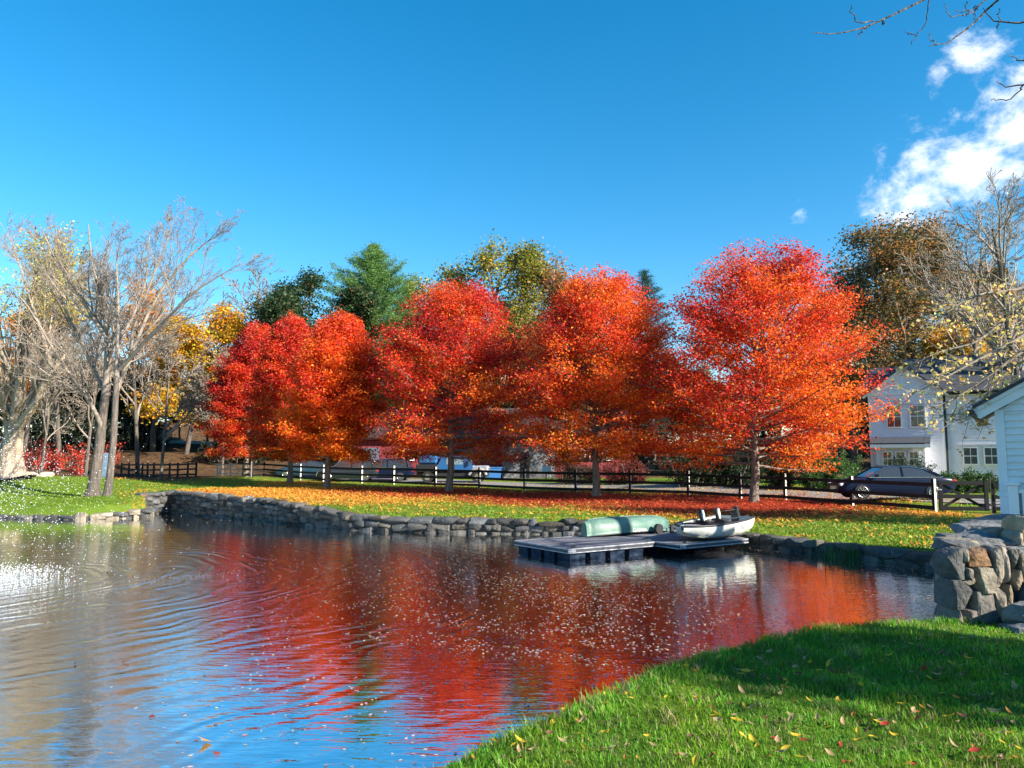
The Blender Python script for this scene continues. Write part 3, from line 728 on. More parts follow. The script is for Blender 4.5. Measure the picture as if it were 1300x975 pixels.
def left_trees():
    # twin-trunk tree on the point: built limb by limb from the picture at its own distance
    Y0 = gp(128,632,.62)[1]
    base = gp(124,632,.62)
    def W(u, v, dy=0):
        q = atY(u, v, base[1]+dy); return q-base
    def limb(rn, pts, r0, r1, spec, out, lvl=1):
        P = np.array(pts); 
        # resample smooth
        t = np.linspace(0,1,len(P)); tt = np.linspace(0,1,10); P = np.stack([np.interp(tt,t,P[:,i]) for i in range(3)],1); P[1:-1] += rn.normal(size=(8,3))*.05
        for _ in range(1): P[1:-1] = (P[:-2]+2*P[1:-1]+P[2:])/4
        rr_ = np.linspace(r0, r1, 10); out.append((P, rr_, lvl))
        L = np.linalg.norm(np.diff(P,axis=0),axis=1).sum()
        for k in range(int(5+L*.9)):
            t = .12+.88*rn.rand(); x = t*9; i_ = min(int(x),8); q = P[i_]*(1-(x-i_))+P[i_+1]*(x-i_); dd = unit(P[i_+1]-P[i_])
            a = rad(rn.uniform(22,52)); nd = unit(dd*math.cos(a)+perp_rand(rn,dd)*math.sin(a)+[0,0,.12])
            grow(rn, q, nd, L*.36*(1.25-.75*t)*rn.uniform(.6,1.2), max(np.interp(x,range(10),rr_)*.5,.012), spec, 0, out_l := [], rmin=.0065)
            for (Pp, rp, l) in out_l: out.append((Pp, rp, l+2))
    sp = [(6,.55,34,.09,.06,.15),(5,.5,36,.12,.05,.15),(3,.5,34,.14,.03,.2),(0,0,0,.2,.02,0)]
    rn = R(21); out = []
    out.append((np.array([W(118,634),W(119,618),W(123,590),W(127,560),W(130,530),W(134,500)]), np.array([.46,.29,.25,.23,.21,.19]), 0))
    limb(rn, [W(134,502),W(138,460),W(137,420),W(128,380),W(118,330),W(112,285)], .22,.03, sp, out)
    limb(rn, [W(137,430),W(115,395),W(85,350),W(60,310),W(50,285)], .15,.02, sp, out)
    limb(rn, [W(134,500),W(120,470,.8),W(100,425,1.5),W(75,380,2),W(45,320,2.5)], .13,.02, sp, out)
    limb(rn, [W(130,545),W(118,515,-.8),W(95,480,-1.5),W(70,450,-2),W(45,405,-2.5),W(20,370,-3)], .12,.02, sp, out)
    tree_obj(out, 'bare tree with thick dark trunk at the pond point, beside the slimmer twin', 'tree', base)
    base2 = gp(136,637,.58)
    def W(u, v, dy=0):
        q = atY(u, v, base2[1]+dy); return q-base2
    rn = R(22); out = []
    out.append((np.array([W(135,639),W(137,625),W(140,600),W(144,560),W(146,520),W(148,480)]), np.array([.34,.19,.16,.145,.135,.125]), 0))
    limb(rn, [W(148,482),W(150,440),W(150,400),W(147,355),W(150,318)], .13,.02, sp, out)
    limb(rn, [W(146,500),W(165,455,.5),W(182,410,1),W(208,360,1.5),W(250,310,2),W(285,295,2.2)], .13,.018, sp, out)
    limb(rn, [W(150,470),W(180,440,-1),W(215,400,-2),W(245,370,-2.5),W(305,335,-3)], .11,.018, sp, out)
    limb(rn, [W(167,452),W(168,420,-.5),W(185,370,-.6),W(205,330,-.8),W(220,280,-1)], .09,.016, sp, out)
    limb(rn, [W(149,440),W(170,400,1.5),W(188,350,2),W(190,300,2.5)], .09,.016, sp, out)
    tree_obj(out, 'slender bare tree with pale grey bark whose wide crown spreads right over the pond point', 'tree', base2)
    base3 = gp(13,607,1.42)
    def W(u, v, dy=0):
        q = atY(u, v, base3[1]+dy); return q-base3
    rn = R(23); out = []
    out.append((np.array([W(14,610),W(12,600),W(13,580),W(16,560),W(19,545)]), np.array([1.35,.85,.62,.55,.5]), 0))
    limb(rn, [W(16,556),W(20,520),W(24,495),W(28,478)], .36,.24, sp[2:], out)
    limb(rn, [W(20,548),W(38,520),W(54,492),W(66,470),W(90,440)], .30,.08, sp, out)
    limb(rn, [W(13,560),W(6,520),W(3,490),W(-10,440)], .26,.08, sp, out)
    limb(rn, [W(22,540),W(34,515,.4),W(46,480,.8),W(60,440,1),W(66,400,1)], .2,.05, sp, out)
    limb(rn, [W(66,470),W(58,430,1),W(46,400,1.5),W(30,350,2),W(10,300,3)], .14,.03, sp, out)
    tree_obj(out, 'massive pale barked old tree with a snapped upright limb at the left edge', 'tree', base3, barkm=M_barkpale)
left_trees()

def bg_tree(kind, u, vtop, y, label, name, seed, group=None, vbase=None, wpx=None, cat='tree'):
    """a full tree standing at distance y whose top reaches photo row vtop"""
    rn = R(seed); x = (u-650)/F_PX*y*1.0; z = float(lawn(x, y)); ztop = atY(u, vtop, y)[2]; Ht = ztop-z
    Wd = (wpx/2)*y/F_PX if wpx else Ht*.3
    out = []; Lb = None
    if kind == 'bare':
        sp = [(11,.5,40,.05,.03,.25),(7,.52,38,.1,.08,.2),(6,.5,38,.14,.06,.15),(4,.55,36,.18,.04,.15),(0,0,0,.2,.02,0)]
        grow(rn, [0,0,0], [rn.normal()*.04,rn.normal()*.04,1], Ht*.8, .0105*Ht, sp, 0, out, rmin=.00032*y)
    elif kind in ('pine','spruce'):
        P = wander(rn, [0,0,0], [0,0,1], Ht*.98, 8, .01, .02); out.append((P, np.linspace(.016*Ht,.02,9), 0)); A = []; AD = []
        nb = int(Ht*(13 if kind == 'pine' else 10))
        for k in range(nb):
            t = .12+.88*((k+.5)/nb); c = np.array([np.interp(t*8,range(9),P[:,i]) for i in range(3)]); az = k*2.4+rn.normal()*.3
            Lr = Wd*min(1.0,(1-t)*3.2+.06)*rn.uniform(.6,1.15) if kind == 'pine' else Wd*min(1.0,(1.03-t)*4.2)*rn.uniform(.6,1.1)
            el = rad(rn.uniform(5,35)) if kind == 'pine' else rad(-8+30*t)
            d = np.array([math.cos(az)*math.cos(el),math.sin(az)*math.cos(el),math.sin(el)])
            Q = wander(rn, c, d, Lr, 4, .06, .03); out.append((Q, np.linspace(.035,.01,5), 1))
            nn_ = int(Lr*(5 if kind == 'pine' else 4.5))+2
            for q in range(nn_):
                f = .15+.85*(q+.5)/nn_; i_ = min(int(f*4),3); qq = Q[i_]*(1-(f*4-i_))+Q[i_+1]*(f*4-i_); A.append(qq)
        A = np.array(A); per = 20; C = np.repeat(A, per, 0)+rn.normal(size=(len(A)*per,3))*([.30,.30,.17] if kind == 'pine' else [.22,.22,.10])
        base = (.14,.27,.07) if kind == 'pine' else (.035,.085,.065)
        Lb = [leaves(rn, C, .26 if kind == 'pine' else .2, pal(rn, len(C), base, .3), asp=.28)]
    else:
        spx = [(14,.52,46,.07,.03,.22),(7,.52,42,.12,.05,.2),(5,.5,42,.15,.03,.2),(0,0,0,.2,0,0)]
        o2 = []; grow(rn, [0,0,0], [rn.normal()*.04,rn.normal()*.04,1], Ht*.76, .017*Ht, spx, 0, o2, rmin=.012)
        A = np.array([o[0][i_] for o in o2 if o[2] >= 2 for i_ in (1,2,3)])
        cx_ = np.median(A[:,0]); hw = np.percentile(np.abs(A[:,0]-cx_), 97); fx_ = Wd/hw; top = A[:,2].max(); fz_ = Ht*.99/top
        # spread the skeleton to the width seen
        out = [(P*np.array([fx_,fx_,fz_]), r_, l) for P, r_, l in o2]; A = A*np.array([fx_,fx_,fz_])
        conf = {'yellow': [((.72,.40,.03),.55),((.40,.34,.035),.3),((.72,.27,.02),.15)], 'orange': [((.75,.27,.02),.7),((.6,.36,.04),.3)],
                'olive': [((.26,.25,.04),.5),((.42,.33,.05),.3),((.10,.14,.03),.2)], 'darkgreen': [((.035,.075,.03),.75),((.06,.11,.035),.2),((.28,.13,.05),.05)],
                'brown': [((.14,.12,.05),.4),((.42,.20,.06),.35),((.06,.075,.03),.25)], 'rust': [((.42,.16,.06),.6),((.30,.20,.06),.4)],
                'dark': [((.03,.055,.028),.6),((.07,.08,.03),.3),((.13,.09,.04),.1)], 'redshrub': [((.62,.06,.035),.8),((.5,.12,.05),.2)],
                'goldsparse': [((.62,.48,.10),.7),((.42,.42,.09),.3)]}[kind.split('_')[0]]
        dens = .35 if 'sparse' in kind else 1.0
        npc = int(np.clip((30000 if kind[:5] in ('brown','olive','darkg','yello') else 30000)*dens/len(A), 2, 70)); C = np.repeat(A, npc, 0); n = len(C)
        spd = .023*Ht+.10; C = C+rn.normal(size=C.shape)*[spd,spd,spd*.75]
        if 'top' in kind:  # leaves only hang on in the upper crown
            k_ = C[:,2] > Ht*.6; C = C[k_]; n = len(C)
        tone = np.repeat(rn.rand(len(A)), npc)[:n]; col = np.zeros((n,3)); acc_ = 0
        for (cb, pr) in conf:
            mk = (tone >= acc_) & (tone < acc_+pr+.001); col[mk] = pal(rn, int(mk.sum()), cb, .28); acc_ += pr
        lsz = np.clip(.0036*y, .12, .42)
        Lb = [leaves(rn, C, lsz, col)]
    root = tree_obj(out, label, cat, (x, y, z-.1), group, name, leafb=Lb, kmax=4)
    return root
# ---------------------------------------------------------------- woods and trees behind
LT = [
 ('orange_a',12,392,78,110,'orange-leaved tree at the far left edge behind the snapped pale trunk'),
 ('goldsparse_top',18,278,47,130,'tree with a few pale yellow leaves high in its crown, at the top left edge'),
 ('yellow_a',238,388,88,145,'broad golden yellow tree between the bare trees and the pinkish maple'),
 ('orange_sparse',196,352,96,110,'thin orange-brown crowned tree rising behind the golden yellow one'),
 ('yellow_b',275,440,98,70,'small yellow-green tree half hidden at the left side of the pinkish maple'),
 ('bare',78,292,62,150,'fine-twigged bare tree left of the thick dark trunk, second tallest at left'),
 ('bare',30,318,66,150,'bare tree with upswept grey limbs above the snapped pale trunk'),
 ('bare',178,345,72,120,'bare tree seen through the right half of the slender pale tree'),
 ('bare',112,385,58,120,'low tangled bare tree behind the dark trunk of the pond point'),
 ('bare',208,412,64,100,'small bare tree in front of the golden yellow tree, with a kinked trunk'),
 ('bare',322,345,100,110,'hazy bare tree above the pinkish maple at its left shoulder'),
 ('bare',284,425,72,60,'thin bare tree standing beside the left edge of the maple row'),
 ('bare',56,420,56,110,'twiggy low bare tree above the red shrubs'),
 ('dark_l',60,440,108,150,'dark tree closing the left wood behind the red shrubs'),
 ('dark_m',150,455,112,150,'dark tree closing the left wood behind the twin trunks'),
 ('darkgreen_c',430,362,92,90,'dark green tree wedged between the round dark one and the tall pine'),
 ('darkgreen_a',394,340,88,125,'dark green broadleaf tree just left of the tall pine'),
 ('pine',474,305,96,150,'tall bright green pine rising behind the maples'),
 ('pine',512,352,100,70,'shorter pine leaning against the right side of the tall bright pine'),
 ('olive_a',606,316,82,180,'olive and yellow tree showing above the deep red maple'),
 ('darkgreen_b',655,378,92,80,'dark green tree in the dip between the second and third maples'),
 ('rust_a',722,330,62,110,'rust-coloured tree peeping over the left top of the orange-red maple'),
 ('spruce',828,338,92,66,'pointed blue-green spruce between the two largest maples'),
 ('brown_o',1082,296,74,170,'olive tree with orange top just right of the largest maple'),
 ('brown_a',1178,276,70,200,'tall brown and dark green tree above the white gabled house'),
 ('brown_b',1246,318,78,170,'brown-leaved tree behind the fine bare tree at the right'),
 ('yellow_c',1252,408,66,70,'small yellow tree above the ridge of the white house'),
 ('bare',1300,195,44,300,'large fine-twigged bare tree at the right edge reaching into the clouds'),
 ('bare',1225,268,60,130,'slim bare tree with upright twigs behind the white house roof'),
]
for k, (kd, u, vt, y, wp, lab) in enumerate(LT):
    bg_tree(kd, u, vt, y, lab, {'bare':'bare_tree','pine':'pine_tree','spruce':'spruce_tree'}.get(kd,'broadleaf_tree'), 100+k, wpx=wp)
# the wood behind: a few built once, then copied
protos = []
for k, (kd, u, vt, y, wp) in enumerate([('dark_a',560,450,112,150),('dark_b',700,452,108,140),('brown_c',880,450,112,140),('bare',1010,440,105,120),('darkgreen_c',820,455,115,130)]):
    protos.append((bg_tree(kd, u, vt, y, ['dark shaded tree in the wood behind the maples','dark shaded tree in the wood behind the maples','brownish tree in the wood behind the maples','bare grey tree in the wood behind','dark green tree in the wood behind the maples'][k],
        'bare_tree' if kd == 'bare' else 'broadleaf_tree', 200+k, 'trees of the wood behind the maples'), kd))
rw = R(77)
for k in range(58):
    pr, kd = protos[[0,1,4,0,1,2,3,4][rw.randint(8)]]
    u = -60+k*24.5+rw.normal()*9; y = rw.uniform(98,135); x = (u-650)/F_PX*y; s_ = rw.uniform(.72,.98)
    if u < 330: s_ *= .86
    dup(pr, (x, y, float(lawn(x, y))-.2), rw.uniform(0,6.28), (s_*1.1, s_*1.1, s_), label=pr['label'], group='trees of the wood behind the maples')

def shrub(u, vtop, vbot, wpx, y, base, label, name='shrub', seed=0, depth=None, boxy=False, n=9000, lsz=.1, group=None, z=None, cat='shrub'):
    rn = R(900+seed); x = (u-650)/F_PX*y; z0 = float(lawn(x, y)) if z is None else z
    top = atY(u, vtop, y)[2]-z0; w = wpx/2*y/F_PX; dp = depth or w*.7
    nb = int(12+w*6); out = []; A = []
    for k in range(nb):
        bx = rn.uniform(-w*.75, w*.75); by = rn.uniform(-dp*.6,dp*.6); hh = top*(rn.uniform(.8,1.0) if boxy else math.sqrt(max(.15,1-(bx/w)**2))*rn.uniform(.65,1.02))
        d = np.array([rn.normal()*.25+bx/w*.35, rn.normal()*.25, 1])
        P = wander(rn, [bx*.8,by*.8,0], d, hh, 4, .15, .02); out.append((P, np.linspace(.025,.006,5), 1))
        for q in range(10):
            f = rn.uniform(.08,1)*4; i_ = min(int(f),3); A.append(P[i_]*(1-f+i_)+P[i_+1]*(f-i_)+rn.normal(size=3)*[w*.09+.08,dp*.12+.08,.10*top])
    A = np.array(A); per = n//len(A)+1; C = np.repeat(A, per, 0)+rn.normal(size=(len(A)*per,3))*.11
    C[:,2] = np.abs(C[:,2])+.03
    root = empty(name, (x,y,z0), 0, label, cat, group)
    mesh_obj('stems', wood_blocks(out, 4), M_twig, root, smooth=True)
    mesh_obj('foliage', [leaves(rn, C, lsz, pal(rn, len(C), base, .3))], M_leaf, root)
    return root
shrub(905,572,624,165,45.5,(.028,.05,.026),'long dark clipped hedge behind the black fence right of the orange-red maple','hedge',1,depth=1.1,boxy=True,n=24000,lsz=.11,cat='hedge')
shrub(1050,570,612,90,42,(.055,.13,.03),'rounded bright green shrub behind the fence left of the dark car',seed=2,n=14000)
shrub(985,580,618,50,43,(.035,.07,.025),'dark green shrub filling the gap beneath the largest maple',seed=3,n=8000)
shrub(735,585,610,70,52,(.06,.045,.03),'brown leafless-looking shrub mass left of the orange-red maple trunk',seed=4,n=7000)
shrub(795,580,612,60,50,(.17,.04,.03),'dark red shrub behind the fence right of the orange-red maple trunk',seed=5,n=8000)
shrub(1148,577,604,62,43.0,(.03,.05,.028),'dark shrub beneath the porch windows of the white house',seed=6,n=6000,lsz=.09)
shrub(1228,601,620,90,39.5,(.035,.085,.02),'low green hedge along the foot of the white house','hedge',7,depth=.8,boxy=True,n=9000,cat='hedge')
for k, (u, vt, w_) in enumerate([(48,556,34),(70,566,20),(102,562,22),(136,556,18)]):
    shrub(u,vt,585,w_,60+k,(.62,.07,.04),['red shrub beside the pale old trunk','small red shrub between the two leaning trunks at left','red shrub just left of the thick dark trunk','bright red shrub seen between the twin trunks'][k],seed=20+k,n=1300,lsz=.14)
for k, (u, vt, w_, y) in enumerate([(20,500,150,84),(100,520,130,86),(165,505,110,98),(60,470,120,100),(150,470,110,104)]):
    shrub(u,vt,590,w_,y,(.035,.055,.03),'dark evergreen thicket at the back of the left wood',seed=30+k,n=11000,lsz=.24,group='dark thickets of the left wood')
for k in range(9):
    u = 300+k*62
    shrub(u,545,600,95,84+3*(k%3),(.04,.048,.03),'dark undergrowth behind the barn and the maples',seed=40+k,n=6500,lsz=.24,group='undergrowth behind the barn')
for k in range(6):
    u = 880+k*85
    shrub(u,520,600,110,74+3*(k%3),(.04,.05,.028),'dark undergrowth behind the hedge and the white house',seed=50+k,n=7500,lsz=.22,group='undergrowth behind the house')

# ---------------------------------------------------------------- buildings
def window(parent, x, z, w, h, nx, ny, y=0, label=None, fr=.07):
    y = y-.045
    B = []
    for a in (box(x-w/2-fr,x-w/2,y-.05,y+.02,z-h/2-fr,z+h/2+fr), box(x+w/2,x+w/2+fr,y-.05,y+.02,z-h/2-fr,z+h/2+fr),
              box(x-w/2,x+w/2,y-.052,y+.02,z+h/2,z+h/2+fr), box(x-w/2,x+w/2,y-.06,y+.02,z-h/2-fr,z-h/2)): B.append(a)
    for k in range(1,nx): B.append(box(x-w/2+w*k/nx-.014,x-w/2+w*k/nx+.014,y-.04,y,z-h/2,z+h/2))
    for k in range(1,ny): B.append(box(x-w/2,x+w/2,y-.036,y-.002,z-h/2+h*k/ny-(.025 if k*2 == ny else .014),z-h/2+h*k/ny+(.025 if k*2 == ny else .014)))
    wd = mesh_obj('window', B, M_trim, parent); mesh_obj('pane', [box(x-w/2,x+w/2,y-.018,y-.01,z-h/2,z+h/2)], M_glass, wd); 
    if label: wd['label'] = label
    return wd
def clap(x0, x1, z0, z1, e=.12, y=0, x0f=None, x1f=None, t=.022):
    """lapped boards facing -y"""
    B = []; z = z0
    while z < z1-.01:
        zt = min(z+e, z1); a = x0f(z) if x0f else x0; b = x1f(z) if x1f else x1; a2 = x0f(zt) if x0f else x0; b2 = x1f(zt) if x1f else x1
        if b-a < .05: break
        B.append((np.array([[a,y-t,z],[b,y-t,z],[b2,y-.002,zt],[a2,y-.002,zt],[a,y,z],[b,y,z]]), np.array([[0,1,2,3],[4,5,1,0]]), None, 0)); z += e
    return B
# white house, turned so that its front looks towards the camera
hp = gp(1108,612,1.1); HR = rad(-30)
house = empty('white_house', (hp[0], hp[1], hp[2]-.15), HR, 'white clapboard house with a dark shingle roof and front gable behind the dark car', 'house')
GW, EH, AP = 3.95, 5.75, 7.05
B = clap(0, GW, 0, EH-.25, .17, t=.045)
B += clap(0, GW, EH-.1, AP, .17, t=.045, x0f=lambda z: GW/2*(z-EH+.1)/(AP-EH+.1), x1f=lambda z: GW-GW/2*(z-EH+.1)/(AP-EH+.1))
B += [box(0,GW,.003,6,0,EH)]; B += prism([(0,EH),(GW,EH),(GW/2,AP)], .003, 6)
B += clap(GW, 10.5, 0, 5.55, .17, y=.35, t=.045); B += [box(GW+.002,10.5,.353,6.5,0,5.5)]
B += [(np.array([[0,0,0],[0,6,0],[0,6,EH],[0,0,EH]]), np.array([[3,2,1,0]]), None, 0)]
# side wall of the far wing gable
mesh_obj('wall', B, M_whitew, house)
T = [box(-.06,GW+.06,-.05,.0,EH-.28,EH-.1), box(-.06,.1,-.04,0,0,EH-.28), box(GW-.1,GW+.03,-.04,0,0,EH-.28), box(GW+.03,10.5,.27,.35,5.38,5.58)]
T += bar((-.35,-.12,EH-.38),(GW/2,-.12,AP+.08),.22,.16)+bar((GW/2,-.12,AP+.08),(GW+.35,-.12,EH-.38),.22,.16)
mesh_obj('trim', T, M_trim, house)
RB = []
def slab(a, b, c, d, th=.09):
    V = np.array([a,b,c,d], float); n = unit(np.cross(V[1]-V[0], V[3]-V[0])); V2 = V+n*th
    return (np.vstack([V,V2]), BOXF, None, 0)
RB.append(slab((-.45,-.28,EH-.42),(GW/2,-.28,AP+.1),(GW/2,6,AP+.1),(-.45,6,EH-.42)))
RB.append(slab((GW/2,-.28,AP+.1),(GW+.45,-.28,EH-.42),(GW+.45,3,EH-.42),(GW/2,3,AP+.1)))
RB.append(slab((GW-.2,0,5.5),(10.8,0,5.5),(10.8,3.6,8.0),(GW-2.2,3.6,8.0)))
RB.append(slab((-1.0,2.3,5.6),(GW-1.5,2.3,5.6),(GW-1.5,4.2,7.6),(-.2,4.2,7.6)))
mesh_obj('roof', RB, M_roof, house)
for x_ in (1.35, 2.62): window(house, x_, 4.15, .72, 1.25, 2, 2)
# porch bay with its own little roof
bx0, bx1 = .35, 2.95
PB = clap(bx0, bx1, 0, 2.4, .14, y=-1.0)+[box(bx0,bx1,-.997,-.023,0,2.4)]
mesh_obj('porch_bay', PB, M_whitew, house)
mesh_obj('porch_roof', [slab((bx0-.3,-1.35,2.45),(bx1+.3,-1.35,2.45),(bx1+.3,-.02,2.85),(bx0-.3,-.02,2.85),.07)], M_roof, house)
mesh_obj('porch_trim', [box(bx0-.3,bx1+.3,-1.37,-1.30,2.24,2.44), box(bx0-.05,bx1+.05,-1.06,-1.0,2.2,2.38)]+prism([(-1.0,2.4),(-.03,2.4),(-.03,2.78)], bx1-.02, bx1+.03, 'yz'), M_trim, house)
for x_ in (.95,1.65,2.35): window(house, x_, 1.6, .42, .75, 2, 2, y=-1.02)
for k, x_ in enumerate((5.25,6.3,7.3)): window(house, x_, 1.75, .66, .92, 2, 2, y=.33)
mesh_obj('window_hood', [box(4.6,8.0,.24,.33,2.38,2.44)], M_trim, house)
mesh_obj('downspout', tube([(GW+.12,.2,5.35),(GW+.12,.15,2.5),(GW+.12,.15,.1)], .06, 8)+tube([(GW+.1,.1,5.45),(10.5,.1,5.45)], .07, 8), M_black, house)
# upper gable of the rear wing, right
mesh_obj('rear_wing', prism([(7.2,5.2),(13.2,5.2),(13.2,6.2),(10.4,9.0),(7.2,6.4)], 2.2, 7)+clap(7.2,13,6.2,9,.14,y=2.19,x0f=lambda z: 7.2+(z-6.2)/2.7*3.1,x1f=lambda z:13.2-(z-6.2)/2.7*2.8), M_whitew, house)
mesh_obj('rear_roof', [slab((7.0,1.9,6.15),(10.4,1.9,9.12),(10.4,7,9.12),(7.0,7,6.15)),slab((10.4,1.9,9.12),(13.5,1.9,6.1),(13.5,7,6.1),(10.4,7,9.12))], M_roof, house)
mesh_obj('rear_trim', bar((6.95,1.85,6.05),(10.4,1.85,9.05),.16,.16)+bar((10.4,1.85,9.05),(13.5,1.85,6.05),.16,.16), M_trim, house)

# small white outbuilding at the right edge
SX = atY(1266,580,14.0)[0]; M_shed = mat('pale_blue_white_boards', (.70,.75,.78), .55, noise=(3, (.62,.68,.71), 4))
shed = empty('white_outbuilding', (SX, 14.0, .45), rad(-34), 'small white boarded outbuilding whose gable end stands behind the masonry wall at right', 'outbuilding')
sl_ = math.tan(rad(30)); EZ = 2.93
mesh_obj('wall', clap(.14, 6, 0, EZ, .125, t=.038)+clap(0,6,EZ,6,.125,x0f=lambda z: max(.14,(z-EZ)/sl_),x1f=lambda z: 6,t=.038)+[box(.02,6,.003,5,0,EZ)]+prism([(.02,EZ),(3,EZ+3*sl_),(6,EZ)], .003, 5), M_shed, shed)
mesh_obj('corner_board', bbox(0,.145,-.045,.1,0,EZ+.03,.006)+bbox(-.03,.16,-.07,.12,1.38,1.46,.006), M_shed, shed)
mesh_obj('rake_trim', bar((-.28,-.12,EZ-.05),(3.1,-.12,EZ-.05+3.38*sl_),.05,.2)+bar((-.26,-.17,EZ+.045),(3.1,-.17,EZ+.045+3.36*sl_),.05,.06), M_shed, shed)
mesh_obj('soffit', [slab((-.27,-.1,EZ-.12),(3.1,-.1,EZ-.12+3.37*sl_),(3.1,.0,EZ-.12+3.37*sl_),(-.27,.0,EZ-.12),.02)], M_shed, shed)
mesh_obj('roof', [slab((-.32,-.25,EZ+.06),(3.1,-.25,EZ+.06+3.42*sl_),(3.1,5,EZ+.06+3.42*sl_),(-.32,5,EZ+.06),.05)], M_roof, shed)
mesh_obj('gutter', tube([(-.36,-.22,EZ-.02),(-.36,5,EZ-.02)], .06, 8, cap=True), M_darkpl, shed)
rl = empty('porch_railing', (SX-.0, 13.75, .45), rad(-34), 'white slatted railing with a square post in front of the outbuilding wall', 'railing')
mesh_obj('post', bbox(0,.15,0,.15,0,1.58,.008)+bbox(-.035,.185,-.035,.185,1.58,1.63,.01), M_trim, rl)
mesh_obj('rail', bbox(.15,3,.03,.12,1.44,1.51,.008)+bbox(.15,3,.03,.12,.92,.99,.008), M_trim, rl)
for k in range(22): mesh_obj('slat', bbox(.2+k*.085,.2+k*.085+.055,.05,.09,.99,1.44,.004), M_trim, rl)
mesh_obj('skirt', [box(.0,3,.02,.05,0,.9)], M_shed, rl)

# barn with a stone section, behind the maples
bp = at(446,604,.95); by_ = 66.0; bx_ = (446-650)/F_PX*by_; bz_ = float(lawn(bx_+8, by_))
barn = empty('barn', (bx_, by_, bz_-.2), 0, 'long dark red barn with a grey rubble stone section behind the blue truck', 'barn')
def bx(u): return (u-446)/F_PX*by_
M_rubble = mat('rubble_wall', (.20,.20,.21), .9, noise=(2.2, (.09,.095,.11), 6), bump=(5, 1, .12))
M_roofr = mat('dark_roof', (.05,.03,.03), .8, noise=(3, (.03,.02,.022), 5))
RB = []
for k in range(int(bx(637)/.3)): RB.append(box(k*.3, k*.3+.285, -.03 if k % 2 else -.018, .01, 0, 3.6))
RB += [box(0,bx(637),.012,9,0,3.6)]
for k in range(int((bx(800)-bx(705))/.3)): x_ = bx(705)+k*.3; RB.append(box(x_, x_+.285, -.03 if k % 2 else -.018, .01, 0, 3.4))
RB += [box(bx(705),bx(800),.012,9,0,3.4)]
mesh_obj('wall', RB, M_red, barn)
mesh_obj('stone_section', [box(bx(637)+.02,bx(704),-.5,8.8,0,3.9)], M_rubble, barn)
mesh_obj('roof', [slab((-.5,-.6,3.5),(bx(806),-.6,3.5),(bx(806),4.5,6.4),(-.5,4.5,6.4),.15), slab((-.5,4.5,6.4),(bx(806),4.5,6.4),(bx(806),9.6,3.5),(-.5,9.6,3.5),.15)], M_roofr, barn)
d_ = mesh_obj('door', [box(bx(661),bx(672),-.56,-.5,0,2.4)], M_black, barn); mesh_obj('door', [box(bx(462),bx(482),-.09,-.03,0,2.8)], mat('bluegrey_door',(.10,.13,.18),.6), barn)
for u in (520, 742, 770): window(barn, bx(u), 2.2, .8, .9, 2, 2, y=-.04)
bn = empty('plastic_bin', (bx_+bx(625), by_-2.2, bz_), 0, 'blue plastic bin standing on the drive by the barn', 'bin')
mesh_obj('body', prism([(-.75,0),(.75,0),(.85,.85),(-.85,.85)], -.5, .5), mat('blue_plastic', (.04,.16,.42), .4), bn); mesh_obj('lid', bbox(-.9,.9,-.55,.55,.85,.95,.03), MATS['blue_plastic'], bn)
sg = empty('notice_board', (bx_+bx(691), by_-3, bz_), 0, 'small pale blank board on a post beside the stone barn section', 'board')
mesh_obj('post', [box(-.05,.05,0,.1,0,.9)], M_black, sg); mesh_obj('panel', bbox(-.4,.4,-.05,0,.5,1.1,.01), mat('pale_blue_board', (.35,.5,.62), .5), sg)

# ---------------------------------------------------------------- fences
def fence(pts, label, rails, hgt_=1.3, cols=True, name='board_fence', pw=.13, lastpost=True):
    root = empty(name, (pts[0][0], pts[0][1], 0), 0, label, 'fence'); O = np.array([pts[0][0], pts[0][1], 0])
    Q = [np.array([p[0], p[1], float(lawn(p[0],p[1]))]) for p in pts]
    for k, q in enumerate(Q):
        a = Q[max(k-1,0)]; b = Q[min(k+1,len(Q)-1)]; an = math.atan2(b[1]-a[1], b[0]-a[0])
        bl = bbox(-pw/2,pw/2,-pw/2,pw/2,-.2,hgt_,.012)
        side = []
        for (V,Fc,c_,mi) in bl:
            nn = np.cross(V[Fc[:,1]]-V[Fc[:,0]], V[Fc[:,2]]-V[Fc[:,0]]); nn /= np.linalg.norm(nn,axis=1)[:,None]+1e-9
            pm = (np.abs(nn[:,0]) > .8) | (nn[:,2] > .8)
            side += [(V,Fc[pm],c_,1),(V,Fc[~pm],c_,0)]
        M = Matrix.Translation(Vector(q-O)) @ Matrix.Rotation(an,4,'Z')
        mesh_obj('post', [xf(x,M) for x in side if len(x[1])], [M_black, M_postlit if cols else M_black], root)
    rn = R(int(abs(pts[0][0])*10))
    for k in range(len(Q)-1):
        d = Q[k+1]-Q[k]; n = np.array([-d[1],d[0],0])/np.hypot(d[0],d[1])
        if n[1] > 0: n = -n
        for z in rails:
            p = Q[k]-O+n*(pw/2+.022)+[0,0,z+rn.normal()*.01]; q = Q[k+1]-O+n*(pw/2+.022)+[0,0,z+rn.normal()*.01]
            e = unit(q-p)*.002; mesh_obj('rail', bar(p+e,q-e,.035,.15), M_black, root)
    return root
FP += [np.array([(322-650)/F_PX*60.5,60.5,0]), np.array([(311-650)/F_PX*62.5,62.5,0])]
fence(FP[1:], 'long black three-rail board fence with sunlight painted pale on its post sides, running behind the maples', (.18,.62,1.06))
fence([FP[0],FP[0]+np.array([2.6,-.8,0])], 'short black fence piece between the gate and the outbuilding', (.18,.62,1.06))
g0 = FP[1]; g1_ = FP[0]; gz = float(lawn(g0[0],g0[1])); gd = g1_-g0; ga = math.atan2(gd[1],gd[0]); GL = np.hypot(gd[0],gd[1])
